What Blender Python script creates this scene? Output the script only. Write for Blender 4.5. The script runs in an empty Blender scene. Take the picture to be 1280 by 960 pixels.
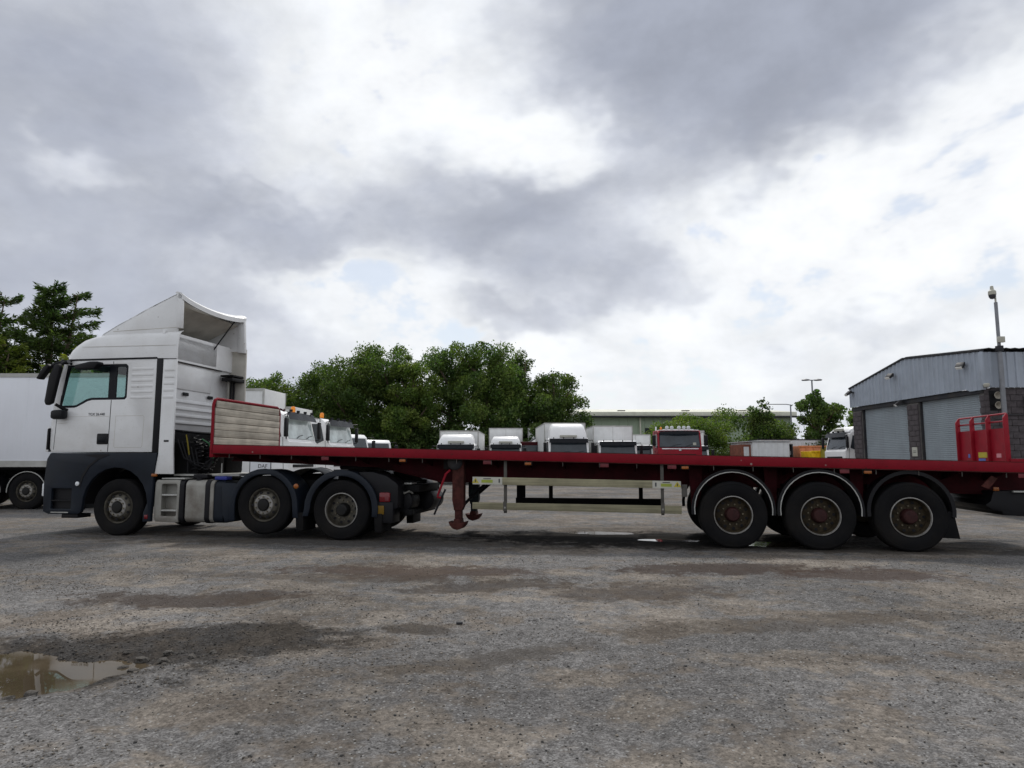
import bpy, bmesh, math, random
import numpy as np
from mathutils import Vector, Matrix
from mathutils.geometry import tessellate_polygon

R = math.radians
random.seed(7)
rng = np.random.default_rng(11)
S = bpy.context.scene
COL = S.collection

# ------------------------------------------------------------------ camera
cam = bpy.data.cameras.new('camera')
cam.sensor_width = 36.0
cam.lens = 24.0
cam.clip_start = 0.05
cam.clip_end = 4000.0
co = bpy.data.objects.new('camera', cam)
COL.objects.link(co)
co.location = (0, 0, 1.40)
co.rotation_euler = (R(90 + 6.355), 0, 0)
S.camera = co

# ------------------------------------------------------------------ view
S.view_settings.view_transform = 'Standard'
S.view_settings.look = 'None'
S.view_settings.exposure = 0.0
S.view_settings.gamma = 1.0
S.view_settings.use_curve_mapping = False

S.render.engine = 'CYCLES'
S.cycles.max_bounces = 6
S.cycles.diffuse_bounces = 3
S.cycles.glossy_bounces = 3
S.cycles.transmission_bounces = 4
S.cycles.transparent_max_bounces = 12

SUN_EL, SUN_AZ = 52.0, 8.0      # ahead of the camera, a little to the right

# ------------------------------------------------------------------ node helpers
class NT:
    def __init__(s, nt):
        s.nt = nt
    def n(s, typ, props=None, **ins):
        nd = s.nt.nodes.new(typ)
        for k, v in (props or {}).items():
            setattr(nd, k, v)
        for k, v in ins.items():
            key = k.replace('_', ' ')
            sock = None
            for q in nd.inputs:
                if q.name == key or q.identifier == k:
                    sock = q
                    break
            if sock is None:
                raise KeyError(typ + ' ' + k)
            s.put(sock, v)
        return nd
    def put(s, sock, v):
        if isinstance(v, bpy.types.NodeSocket):
            s.nt.links.new(v, sock)
        elif isinstance(v, bpy.types.Node):
            s.nt.links.new(v.outputs[0], sock)
        else:
            if sock.type == 'RGBA' and hasattr(v, '__len__') and len(v) == 3:
                v = (*v, 1)
            sock.default_value = v
    def m(s, op, a, b=0.0, c=0.0, clamp=False):
        nd = s.nt.nodes.new('ShaderNodeMath')
        nd.operation = op
        nd.use_clamp = clamp
        for i, v in enumerate((a, b, c)):
            s.put(nd.inputs[i], v)
        return nd.outputs[0]
    def vm(s, op, a, b=(0, 0, 0), scale=None):
        nd = s.nt.nodes.new('ShaderNodeVectorMath')
        nd.operation = op
        s.put(nd.inputs[0], a)
        s.put(nd.inputs[1], b)
        if scale is not None:
            s.put(nd.inputs['Scale'], scale)
        return nd.outputs['Value'] if op in ('LENGTH', 'DOT_PRODUCT', 'DISTANCE') else nd.outputs[0]
    def ss(s, x, a, b, lo=0.0, hi=1.0):
        nd = s.nt.nodes.new('ShaderNodeMapRange')
        nd.interpolation_type = 'SMOOTHSTEP'
        for i, v in enumerate((x, a, b, lo, hi)):
            s.put(nd.inputs[i], v)
        return nd.outputs[0]
    def mix(s, f, a, b, mode='MIX'):
        nd = s.nt.nodes.new('ShaderNodeMix')
        nd.data_type = 'RGBA'
        nd.blend_type = mode
        s.put(nd.inputs[0], f)
        s.put(nd.inputs[6], a)
        s.put(nd.inputs[7], b)
        return nd.outputs[2]
    def noise(s, vec, scale, detail=4.0, rough=0.55, dist=0.0):
        nd = s.nt.nodes.new('ShaderNodeTexNoise')
        s.put(nd.inputs['Vector'], vec)
        nd.inputs['Scale'].default_value = scale
        nd.inputs['Detail'].default_value = detail
        nd.inputs['Roughness'].default_value = rough
        nd.inputs['Distortion'].default_value = dist
        return nd

# ------------------------------------------------------------------ world: cloudy sky
w = bpy.data.worlds.new('World')
S.world = w
w.use_nodes = True
w.cycles.sampling_method = 'MANUAL'
w.cycles.sample_map_resolution = 256
w.node_tree.nodes.clear()
T = NT(w.node_tree)
tc = T.n('ShaderNodeTexCoord')
D = tc.outputs['Generated']
P1 = T.vm('MULTIPLY', D, (1.0, 1.0, 1.6))
warp = T.noise(P1, 1.7, 1.0, 0.5)
wv = T.vm('SUBTRACT', warp.outputs['Color'], (0.5, 0.5, 0.5))
P2 = T.vm('ADD', P1, T.vm('SCALE', wv, scale=0.16))
ragv = T.vm('SUBTRACT', T.noise(P1, 9.0, 3.0, 0.6).outputs['Color'], (0.5, 0.5, 0.5))
Dw = T.vm('ADD', T.vm('ADD', D, T.vm('SCALE', wv, scale=0.12)), T.vm('SCALE', ragv, scale=0.14))
big = T.noise(P2, 3.0, 7.0, 0.60).outputs[0]
puff = T.noise(T.vm('ADD', P2, (3.1, 7.7, 1.3)), 8.0, 4.0, 0.6).outputs[0]
rag = T.m('ADD', T.m('MULTIPLY', T.m('SUBTRACT', big, 0.5), 1.6), T.m('MULTIPLY', T.m('SUBTRACT', puff, 0.5), 0.40))
dens = T.m('ADD', rag, 0.30)
TH = R(6.355)
def pdir(u, v):
    b = (480 - v) / 853.0
    d = Vector(((u - 640) / 853.0, math.cos(TH) - math.sin(TH) * b, math.sin(TH) + math.cos(TH) * b))
    return d.normalized()
# cloud banks: direction, half width, half height, amount (positive = thick and grey)
BANKS = [((930, 85), .33, .15, .48), ((1040, -10), .36, .18, .22), ((760, 10), .20, .12, .20),
         ((730, 295), .22, .085, .32), ((590, 262), .20, .070, .20), ((840, 350), .09, .045, .28),
         ((150, 190), .34, .13, .23), ((-60, 60), .35, .25, .22), ((120, 365), .32, .07, .30), ((340, 292), .15, .05, .30),
         ((660, 402), .10, .030, .26), ((1100, 412), .10, .030, .20), ((390, 195), .17, .07, -.20), ((480, 110), .14, .07, -.10),
         ((660, 130), .17, .09, -.24), ((430, 35), .18, .13, -.16), ((700, 195), .12, .05, -.22), ((95, 205), .045, .025, -.26), ((355, 272), .05, .02, -.2),
         ((1060, 300), .30, .10, -.36), ((1260, 190), .20, .14, -.30), ((470, 375), .16, .05, -.24), ((860, 455), .50, .08, -.22)]
for (u, v), hw, hh, amt in BANKS:
    d0 = pdir(u, v)
    diff = T.vm('MULTIPLY', T.vm('SUBTRACT', Dw, tuple(d0)), (1 / hw, 1 / max(hw, .3), 1 / hh))
    ln = T.vm('LENGTH', diff)
    dens = T.m('ADD', dens, T.m('MULTIPLY', T.ss(ln, 1.30, 0.30), amt * 1.45))
soft = T.m('DIVIDE', T.m('ADD', dens, 0.22), 1.50)
ramp = T.n('ShaderNodeValToRGB', Fac=soft)
cr = ramp.color_ramp
cr.interpolation = 'CARDINAL'
pts = [(0.0, (.95, .97, 1.0)), (.20, (.90, .925, .96)), (.36, (.76, .79, .845)), (.50, (.635, .665, .735)), (.66, (.515, .545, .62)), (.84, (.43, .46, .54)), (1.0, (.38, .41, .49))]
while len(cr.elements) < len(pts):
    cr.elements.new(0.5)
for e, (p, c) in zip(cr.elements, pts):
    e.position = p
    e.color = (*c, 1)
sky = T.n('ShaderNodeTexSky', dict(sky_type='NISHITA', sun_disc=False, sun_elevation=R(SUN_EL), sun_rotation=R(SUN_AZ)))
bg_sky = T.n('ShaderNodeBackground', Color=sky.outputs[0], Strength=0.12)
bg_cl = T.n('ShaderNodeBackground', Color=ramp.outputs[0], Strength=T.ss(puff, 0.25, 0.75, 0.90, 1.10))
gap = T.m('MULTIPLY', T.ss(puff, 0.47, 0.36), T.ss(dens, 0.12, -0.10))
cover = T.m('SUBTRACT', 1.0, T.m('MULTIPLY', gap, 0.40))
mx = T.n('ShaderNodeMixShader')
w.node_tree.links.new(cover, mx.inputs[0])
w.node_tree.links.new(bg_sky.outputs[0], mx.inputs[1])
w.node_tree.links.new(bg_cl.outputs[0], mx.inputs[2])
wo = T.n('ShaderNodeOutputWorld')
w.node_tree.links.new(mx.outputs[0], wo.inputs['Surface'])

# ------------------------------------------------------------------ sun (soft, behind thin cloud)
sl = bpy.data.lights.new('sun', 'SUN')
sl.energy = 2.4
sl.angle = R(7)
sl.color = (1.0, 0.96, 0.90)
so = bpy.data.objects.new('sun', sl)
COL.objects.link(so)
sd = Vector((math.sin(R(SUN_AZ)) * math.cos(R(SUN_EL)), math.cos(R(SUN_AZ)) * math.cos(R(SUN_EL)), math.sin(R(SUN_EL))))
so.rotation_euler = (-sd).to_track_quat('-Z', 'Y').to_euler()
so.location = (0, 0, 60)

# ------------------------------------------------------------------ materials
MATS = {}
def mat(name, rgb, rough=0.5, metal=0.0, var=0.12, vs=3.0, dirt=0.0, dcol=(.10, .085, .065), bump=0.0, bs=60.0, coat=0.0, streak=False, island=0.0, emit=None, spec=None, chips=None):
    m = bpy.data.materials.new(name)
    m.use_nodes = True
    m.node_tree.nodes.clear()
    t = NT(m.node_tree)
    tc = t.n('ShaderNodeTexCoord')
    v = tc.outputs['Object']
    n1 = t.noise(v, vs, 5.0, 0.6).outputs[0]
    k = t.ss(n1, 0.3, 0.7, 1 - var, 1 + var)
    if island:
        g = t.n('ShaderNodeNewGeometry')
        k = t.m('MULTIPLY', k, t.ss(g.outputs['Random Per Island'], 0, 1, 1 - island, 1 + island))
    c = t.mix(1.0, (*rgb, 1), t.n('ShaderNodeCombineXYZ', X=k, Y=k, Z=k).outputs[0], 'MULTIPLY')
    rr = t.ss(n1, 0.3, 0.7, max(0, rough - .06), min(1, rough + .06))
    if dirt:
        mp = t.n('ShaderNodeMapping', Vector=v)
        mp.inputs['Scale'].default_value = (9, 9, .7) if streak else (2.2, 2.2, 2.2)
        n2 = t.noise(mp.outputs[0], 1.0, 6.0, 0.65).outputs[0]
        n3 = t.noise(v, 1.1, 3.0, 0.5).outputs[0]
        f = t.m('MULTIPLY', t.ss(t.m('ADD', t.m('MULTIPLY', n2, .65), t.m('MULTIPLY', n3, .35)), .42, .72), dirt)
        c = t.mix(f, c, (*dcol, 1))
        rr = t.m('ADD', rr, t.m('MULTIPLY', f, .3), clamp=True)
    if chips:
        mc_ = t.n('ShaderNodeMapping', Vector=v)
        mc_.inputs['Scale'].default_value = (1.0, 1.0, 1.6)
        cn = t.noise(mc_.outputs[0], 16.0, 3.0, .75).outputs[0]
        c = t.mix(t.m('MULTIPLY', t.ss(cn, .60, .66), chips[1]), c, (*chips[0], 1))
        cn2 = t.n('ShaderNodeTexVoronoi', Vector=v, Scale=7.0)
        sc_ = t.n('ShaderNodeSeparateColor', Color=cn2.outputs['Color'])
        c = t.mix(t.m('MULTIPLY', t.m('MULTIPLY', t.ss(sc_.outputs[0], .88, .90), t.ss(cn2.outputs['Distance'], .16, .08)), .8), c, (*chips[2], 1))
    p = t.n('ShaderNodeBsdfPrincipled', Base_Color=c, Roughness=rr, Metallic=metal)
    if coat:
        p.inputs['Coat Weight'].default_value = coat
        p.inputs['Coat Roughness'].default_value = 0.08
    p.inputs['Specular IOR Level'].default_value = spec if spec is not None else (.22 if rough > .3 and metal < .3 and not coat else .5)
    if emit:
        p.inputs['Emission Color'].default_value = (*emit[0], 1)
        p.inputs['Emission Strength'].default_value = emit[1]
    if bump:
        bn = t.noise(v, bs, 4.0, 0.6).outputs[0]
        b = t.n('ShaderNodeBump', Height=bn, Strength=bump, Distance=0.01)
        t.nt.links.new(b.outputs[0], p.inputs['Normal'])
    o = t.n('ShaderNodeOutputMaterial')
    t.nt.links.new(p.outputs[0], o.inputs[0])
    MATS[name] = m
    return m

def glass(name, tint, gloss=0.9, base=0.06):
    m = bpy.data.materials.new(name)
    m.use_nodes = True
    m.node_tree.nodes.clear()
    t = NT(m.node_tree)
    tr = t.n('ShaderNodeBsdfTransparent', Color=(*tint, 1))
    gl = t.n('ShaderNodeBsdfGlossy', Color=(gloss, gloss, gloss, 1), Roughness=0.02)
    fr = t.n('ShaderNodeFresnel', IOR=1.5)
    gg = t.n('ShaderNodeNewGeometry')
    f = t.m('MULTIPLY', t.m('ADD', fr.outputs[0], base, clamp=True), t.m('SUBTRACT', 1.0, gg.outputs['Backfacing']))
    mx = t.n('ShaderNodeMixShader')
    t.nt.links.new(f, mx.inputs[0])
    t.nt.links.new(tr.outputs[0], mx.inputs[1])
    t.nt.links.new(gl.outputs[0], mx.inputs[2])
    o = t.n('ShaderNodeOutputMaterial')
    t.nt.links.new(mx.outputs[0], o.inputs[0])
    MATS[name] = m
    return m

def leafmat(name, rgb, var=0.45):
    m = bpy.data.materials.new(name)
    m.use_nodes = True
    m.node_tree.nodes.clear()
    t = NT(m.node_tree)
    tc = t.n('ShaderNodeTexCoord')
    g = t.n('ShaderNodeNewGeometry')
    k = t.ss(g.outputs['Random Per Island'], 0, 1, 1 - var, 1 + var)
    n1 = t.noise(tc.outputs['Object'], 0.8, 3.0).outputs[0]
    k = t.m('MULTIPLY', k, t.ss(n1, .3, .7, .75, 1.25))
    oi = t.n('ShaderNodeObjectInfo')
    k = t.m('MULTIPLY', k, t.ss(oi.outputs['Random'], 0, 1, .8, 1.2))
    c = t.mix(1.0, (*rgb, 1), t.n('ShaderNodeCombineXYZ', X=t.m('MULTIPLY', k, t.ss(n1, .3, .7, .85, 1.2)), Y=k, Z=t.m('MULTIPLY', k, .9)).outputs[0], 'MULTIPLY')
    p = t.n('ShaderNodeBsdfPrincipled', Base_Color=c, Roughness=0.55)
    p.inputs['Specular IOR Level'].default_value = 0.3
    tl = t.n('ShaderNodeBsdfTranslucent', Color=t.mix(1.0, c, (1.0, 1.15, .5, 1), 'MULTIPLY'))
    mx = t.n('ShaderNodeMixShader')
    mx.inputs[0].default_value = 0.45
    t.nt.links.new(p.outputs[0], mx.inputs[1])
    t.nt.links.new(tl.outputs[0], mx.inputs[2])
    o = t.n('ShaderNodeOutputMaterial')
    t.nt.links.new(mx.outputs[0], o.inputs[0])
    MATS[name] = m
    return m

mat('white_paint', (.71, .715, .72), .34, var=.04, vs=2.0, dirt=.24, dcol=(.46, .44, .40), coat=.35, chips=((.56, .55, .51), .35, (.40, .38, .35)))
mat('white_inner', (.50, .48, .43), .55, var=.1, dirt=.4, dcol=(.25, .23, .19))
mat('white_clean', (.85, .85, .85), .35, var=.03, dirt=.12, dcol=(.55, .53, .5), coat=.3)
mat('box_white', (.66, .665, .66), .5, var=.05, dirt=.25, dcol=(.44, .43, .39), streak=True)
mat('trailer_white', (.76, .78, .83), .45, var=.03, vs=.8, dirt=.13, dcol=(.55, .55, .55), streak=True)
mat('navy_plastic', (.0105, .0145, .0225), .45, var=.15, dirt=.25, dcol=(.018, .019, .020), spec=.2)
mat('black_plastic', (.007, .007, .009), .5, var=.2, dirt=.2, dcol=(.022, .020, .018))
mat('black_gloss', (.005, .006, .009), .32, var=.1, spec=.16)
mat('seam', (.02, .02, .022), .8, var=.1)
mat('rubber', (.0065, .0065, .0075), .85, var=.25, vs=6, dirt=.45, dcol=(.024, .021, .018), bump=.3, bs=80, spec=.15)
mat('steel_rim', (.10, .092, .075), .6, metal=.2, var=.3, vs=14, dirt=.8, dcol=(.022, .017, .011))
mat('rim_edge', (.27, .26, .245), .5, metal=.3, var=.25, vs=12, dirt=.6, dcol=(.06, .05, .035))
mat('rim_brown', (.045, .034, .020), .75, var=.45, vs=18, dirt=.7, dcol=(.010, .008, .006))
mat('hub_red', (.034, .010, .010), .65, var=.3, vs=14, dirt=.5, dcol=(.025, .016, .012))
mat('hub_dark', (.009, .009, .009), .5, var=.2, dirt=.3, dcol=(.03, .025, .018))
mat('nut_steel', (.17, .145, .10), .5, metal=.3, var=.4, vs=20, dirt=.5, dcol=(.06, .045, .025))
mat('chassis_dark', (.009, .009, .010), .7, var=.3, dirt=.35, dcol=(.024, .020, .016), spec=.15)
mat('alu', (.30, .295, .27), .5, metal=.25, var=.10, vs=3, dirt=.7, dcol=(.11, .085, .065))
mat('alu_pale', (.42, .42, .40), .5, metal=.2, var=.1, dirt=.45, dcol=(.20, .18, .15))
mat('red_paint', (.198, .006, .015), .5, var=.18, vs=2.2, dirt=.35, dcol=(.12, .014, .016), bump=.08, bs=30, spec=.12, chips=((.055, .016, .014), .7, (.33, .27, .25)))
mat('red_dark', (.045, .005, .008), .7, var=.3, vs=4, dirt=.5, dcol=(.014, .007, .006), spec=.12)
mat('red_bright', (.27, .008, .020), .4, var=.12, dirt=.2, dcol=(.12, .03, .03))
mat('rust_red', (.062, .020, .017), .8, var=.4, vs=10, dirt=.6, dcol=(.028, .016, .011), spec=.15)
mat('leg_blue', (.016, .024, .028), .6, var=.3, dirt=.4, dcol=(.03, .026, .02))
mat('guard_tan', (.29, .265, .175), .6, metal=.1, var=.15, vs=5, dirt=.5, dcol=(.13, .11, .065))
def woodmat(name, rgb, axis):
    m = bpy.data.materials.new(name)
    m.use_nodes = True
    m.node_tree.nodes.clear()
    t = NT(m.node_tree)
    tc = t.n('ShaderNodeTexCoord')
    oi = t.n('ShaderNodeObjectInfo')
    mp = t.n('ShaderNodeMapping', Vector=tc.outputs['Object'])
    mp.inputs['Scale'].default_value = tuple(1.2 if i == axis else 38 for i in range(3))
    off = t.n('ShaderNodeCombineXYZ', X=t.m('MULTIPLY', oi.outputs['Random'], 40.0)).outputs[0]
    v = t.vm('ADD', mp.outputs[0], off)
    g = t.noise(v, 1.0, 6.0, .65).outputs[0]
    st = t.noise(tc.outputs['Object'], 2.4, 5.0, .6).outputs[0]
    k = t.m('MULTIPLY', t.ss(g, .25, .75, .72, 1.22), t.ss(oi.outputs['Random'], 0, 1, .86, 1.12))
    k = t.m('MULTIPLY', k, t.ss(st, .3, .7, .8, 1.1))
    c = t.mix(1.0, (*rgb, 1), t.n('ShaderNodeCombineXYZ', X=k, Y=k, Z=k).outputs[0], 'MULTIPLY')
    p = t.n('ShaderNodeBsdfPrincipled', Base_Color=c, Roughness=.85)
    p.inputs['Specular IOR Level'].default_value = .2
    b = t.n('ShaderNodeBump', Height=g, Strength=.25, Distance=.004)
    t.nt.links.new(b.outputs[0], p.inputs['Normal'])
    o = t.n('ShaderNodeOutputMaterial')
    t.nt.links.new(p.outputs[0], o.inputs[0])
    MATS[name] = m
woodmat('wood_grey', (.43, .395, .335), 1)
woodmat('guard_wood', (.27, .25, .165), 0)
mat('guard_post', (.085, .080, .072), .6, var=.25, vs=9, dirt=.4, dcol=(.04, .032, .025))
mat('deck_wood', (.16, .13, .10), .85, var=.3, vs=4, dirt=.4, bump=.3)
mat('amber', (.30, .085, .010), .25, var=.1, vs=20, dirt=.4, dcol=(.10, .05, .02))
mat('amber_bright', (.85, .26, .01), .25, var=.05)
mat('red_lens', (.15, .006, .011), .2, var=.05, dirt=.3, dcol=(.06, .02, .02))
mat('pink_reflector', (.16, .035, .042), .4, var=.2, dirt=.4, dcol=(.07, .03, .03))
mat('plate_yellow', (.17, .095, .008), .5, var=.1, dirt=.5, dcol=(.06, .04, .01))
mat('sign_white', (.46, .455, .40), .5, var=.1, dirt=.35, dcol=(.3, .28, .2))
mat('sign_green', (.30, .35, .06), .5, var=.1, dirt=.3)
mat('sign_yellow', (.48, .40, .05), .5, var=.1, dirt=.2)
mat('blue_plastic', (.03, .04, .22), .4)
mat('hose_yellow', (.20, .16, .02), .5)
mat('hose_green', (.03, .12, .05), .5)
mat('lens_clear', (.70, .72, .74), .12, var=.03)
mat('mirror_glass', (.6, .62, .65), .05, metal=1.0, var=.02)
mat('seat_cloth', (.03, .03, .035), .9)
mat('cladding', (.36, .40, .46), .42, metal=.1, var=.07, vs=1.5, dirt=.30, dcol=(.25, .26, .27), streak=True)
mat('shutter', (.29, .33, .36), .5, metal=.1, var=.06, vs=1.2, dirt=.28, dcol=(.22, .23, .23), streak=True)
mat('block_stone', (.085, .074, .078), .92, var=.28, vs=4, dirt=.4, dcol=(.07, .065, .065), bump=.6, bs=40)
mat('mortar', (.16, .15, .145), .95, var=.2)
mat('steel_dark', (.028, .029, .034), .6, var=.2, dirt=.3)
mat('roof_grey', (.30, .31, .32), .6, var=.15, dirt=.3)
mat('pole_grey', (.22, .23, .25), .5, metal=.3, var=.15, dirt=.3)
mat('wh_green', (.33, .40, .30), .55, var=.06, vs=.4, dirt=.2, dcol=(.2, .25, .18), streak=True)
mat('wh_roof', (.62, .62, .52), .55, var=.08, vs=.5, dirt=.3, dcol=(.33, .32, .27))
mat('skip_orange', (.62, .24, .12), .55, var=.15, dirt=.35, dcol=(.25, .1, .05))
mat('skip_yellow', (.80, .50, .015), .45, var=.1, dirt=.3, dcol=(.3, .16, .02))
mat('olive', (.28, .24, .03), .6, var=.2, dirt=.3)
mat('bark', (.11, .085, .06), .95, var=.35, vs=5, bump=.6, bs=20)
mat('screen_grey', (.035, .045, .055), .10, var=.3, vs=1.5, spec=.5)
mat('cabin_white', (.60, .61, .62), .6, var=.06, dirt=.35, dcol=(.4, .39, .36), streak=True)
mat('brick_red', (.20, .075, .05), .9, var=.25)
mat('letter_dark', (.06, .06, .065), .4)
mat('letter_pale', (.75, .75, .76), .4)
mat('sticker_blue', (.10, .16, .45), .4)
mat('sticker_pink', (.6, .25, .28), .4)
mat('chrome', (.62, .63, .65), .15, metal=.9, var=.03)
mat('lamp_glow', (.9, .9, .86), .2, var=.02)
mat('dome_dark', (.05, .05, .06), .12)
mat('rock', (.095, .088, .080), .95, var=.3, vs=9, bump=.6, bs=40, spec=.1)
mat('water', (.078, .060, .038), .02, var=.3, vs=1.2, spec=.5)
mat('pale_screen', (.40, .46, .46), .1, var=.25, vs=2.0)
mat('wood_pale', (.33, .285, .225), .85, var=.12, vs=1.2)
glass('cab_glass', (.76, .88, .86), .85, .03)
glass('dark_glass', (.34, .42, .46), .8, .10)
leafmat('leaf_mid', (.092, .146, .038))
leafmat('leaf_dark', (.075, .122, .037))
leafmat('leaf_bright', (.130, .195, .046))
leafmat('leaf_conifer', (.058, .096, .030))
leafmat('leaf_conifer_tip', (.135, .165, .032))
leafmat('grass_blade', (.09, .14, .03))

# ------------------------------------------------------------------ mesh helpers
PLURAL = {'headlights': 'headlight', 'axles': 'axle', 'air_tanks': 'air_tank', 'wipers': 'wiper', 'ladder_rails': 'ladder_rail', 'grille': 'grille_bar', 'notice_lines': 'notice_line', 'panel_border': 'panel_border'}
class MB:
    def __init__(s):
        s.v = []
        s.f = []
    def add(s, vs, fs):
        o = len(s.v)
        s.v += [tuple(p) for p in vs]
        s.f += [tuple(i + o for i in f) for f in fs]
        return s
    def box(s, x0, x1, y0, y1, z0, z1):
        vs = [(x, y, z) for x in (x0, x1) for y in (y0, y1) for z in (z0, z1)]
        return s.add(vs, [(0, 1, 3, 2), (4, 6, 7, 5), (0, 4, 5, 1), (2, 3, 7, 6), (0, 2, 6, 4), (1, 5, 7, 3)])
    def prism(s, poly, a0, a1, axis='y', holes=()):
        loops = [list(poly)] + [list(h) for h in holes]
        flat = [p for l in loops for p in l]
        def P(p, a):
            if axis == 'y':
                return (p[0], a, p[1])
            if axis == 'x':
                return (a, p[0], p[1])
            return (p[0], p[1], a)
        n = len(flat)
        vs = [P(p, a0) for p in flat] + [P(p, a1) for p in flat]
        fs = []
        tri = tessellate_polygon([[Vector((p[0], p[1], 0)) for p in l] for l in loops])
        for t in tri:
            fs.append(tuple(t))
            fs.append(tuple(n + i for i in reversed(t)))
        o = 0
        for l in loops:
            m = len(l)
            for i in range(m):
                j = (i + 1) % m
                fs.append((o + i, o + j, n + o + j, n + o + i))
            o += m
        return s.add(vs, fs)
    def cyl(s, p0, p1, r0, r1=None, n=12):
        r1 = r0 if r1 is None else r1
        p0, p1 = Vector(p0), Vector(p1)
        d = (p1 - p0).normalized()
        a = d.orthogonal().normalized()
        b = d.cross(a)
        vs = []
        for p, r in ((p0, r0), (p1, r1)):
            for i in range(n):
                t = 2 * math.pi * i / n
                vs.append(p + a * (r * math.cos(t)) + b * (r * math.sin(t)))
        fs = [(i, (i + 1) % n, n + (i + 1) % n, n + i) for i in range(n)]
        fs += [tuple(range(n))[::-1], tuple(range(n, 2 * n))]
        return s.add(vs, fs)
    def tube(s, pts, r, n=8):
        pts = [Vector(p) for p in pts]
        rs = r if hasattr(r, '__len__') else [r] * len(pts)
        vs = []
        a = None
        for i, p in enumerate(pts):
            d = (pts[min(i + 1, len(pts) - 1)] - pts[max(i - 1, 0)]).normalized()
            a = d.orthogonal().normalized() if a is None else (a - d * a.dot(d)).normalized()
            b = d.cross(a)
            for k in range(n):
                t = 2 * math.pi * k / n
                vs.append(p + a * (rs[i] * math.cos(t)) + b * (rs[i] * math.sin(t)))
        fs = []
        for i in range(len(pts) - 1):
            for k in range(n):
                k2 = (k + 1) % n
                fs.append((i * n + k, i * n + k2, (i + 1) * n + k2, (i + 1) * n + k))
        fs += [tuple(range(n))[::-1], tuple(range((len(pts) - 1) * n, len(pts) * n))]
        return s.add(vs, fs)
    def lathe(s, prof, c, axis='y', n=36, closed=False):
        # prof: (radius, offset along axis)
        vs = []
        for r, a in prof:
            for i in range(n):
                t = 2 * math.pi * i / n
                p, q = r * math.cos(t), r * math.sin(t)
                if axis == 'y':
                    vs.append((c[0] + p, c[1] + a, c[2] + q))
                elif axis == 'z':
                    vs.append((c[0] + p, c[1] + q, c[2] + a))
                else:
                    vs.append((c[0] + a, c[1] + p, c[2] + q))
        m = len(prof)
        fs = []
        for j in range(m if closed else m - 1):
            j2 = (j + 1) % m
            for i in range(n):
                i2 = (i + 1) % n
                fs.append((j * n + i, j * n + i2, j2 * n + i2, j2 * n + i))
        if not closed:
            fs += [tuple(range(n)), tuple(range((m - 1) * n, m * n))[::-1]]
        return s.add(vs, fs)
    def loft(s, rings, cap=True, closed=True):
        n = len(rings[0])
        vs = [p for r in rings for p in r]
        fs = []
        for j in range(len(rings) - 1):
            for i in range(n if closed else n - 1):
                i2 = (i + 1) % n
                fs.append((j * n + i, j * n + i2, (j + 1) * n + i2, (j + 1) * n + i))
        if cap and closed:
            fs += [tuple(range(n))[::-1], tuple(range((len(rings) - 1) * n, len(rings) * n))]
        return s.add(vs, fs)
    def sheet(s, grid, th, nrm):
        # thin curved sheet from a grid of points, thickened along nrm
        a = [Vector(p) for r in grid for p in r]
        nn = Vector(nrm)
        m, n = len(grid), len(grid[0])
        vs = a + [p + nn * th for p in a]
        k = m * n
        fs = []
        for i in range(m - 1):
            for j in range(n - 1):
                q = (i * n + j, i * n + j + 1, (i + 1) * n + j + 1, (i + 1) * n + j)
                fs.append(q)
                fs.append(tuple(k + x for x in reversed(q)))
        bd = [j for j in range(n)] + [i * n + n - 1 for i in range(1, m)] + [(m - 1) * n + j for j in range(n - 2, -1, -1)] + [i * n for i in range(m - 2, 0, -1)]
        for i in range(len(bd)):
            p, q = bd[i], bd[(i + 1) % len(bd)]
            fs.append((p, q, k + q, k + p))
        return s.add(vs, fs)
    def pieces(s):
        # loose pieces of the mesh, when they stand clear of each other
        par = list(range(len(s.v)))
        def fd(i):
            while par[i] != i:
                par[i] = par[par[i]]
                i = par[i]
            return i
        for f in s.f:
            a = fd(f[0])
            for i in f[1:]:
                par[fd(i)] = a
        gs = {}
        for i in range(len(s.v)):
            gs.setdefault(fd(i), []).append(i)
        if not 2 <= len(gs) <= 40:
            return None
        bb = []
        for ids in gs.values():
            p = np.array([s.v[i] for i in ids])
            lo, hi = p.min(0), p.max(0)
            if np.linalg.norm(hi - lo) < .12:
                return None
            bb.append((lo, hi))
        for i in range(len(bb)):
            for j in range(i):
                if np.all(bb[i][0] - .01 < bb[j][1]) and np.all(bb[j][0] - .01 < bb[i][1]):
                    return None
        out = []
        for k_, ids in gs.items():
            mp_ = {i: n for n, i in enumerate(ids)}
            q = MB()
            q.v = [s.v[i] for i in ids]
            q.f = [tuple(mp_[i] for i in f) for f in s.f if fd(f[0]) == k_]
            out.append(q)
        return out
    def build(s, name, m, parent=None, bevel=0.0, seg=2, smooth=35):
        if parent is not None:
            ps = s.pieces()
            if ps:
                nm = PLURAL.get(name, name)
                return [q.build(nm, m, parent, bevel, seg, smooth) for q in ps][0]
        me = bpy.data.meshes.new(name)
        me.from_pydata(s.v, [], s.f)
        bm = bmesh.new()
        bm.from_mesh(me)
        bmesh.ops.recalc_face_normals(bm, faces=bm.faces)
        if bevel:
            ed = [e for e in bm.edges if len(e.link_faces) == 2 and e.calc_face_angle(0) > R(28)]
            bmesh.ops.bevel(bm, geom=ed, offset=bevel, segments=seg, affect='EDGES', profile=0.5, clamp_overlap=True)
        bm.to_mesh(me)
        bm.free()
        if smooth:
            me.polygons.foreach_set('use_smooth', [True] * len(me.polygons))
            me.set_sharp_from_angle(angle=R(smooth))
        me.materials.append(MATS[m])
        o = bpy.data.objects.new(name, me)
        COL.objects.link(o)
        if parent:
            o.parent = parent
        return o

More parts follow.
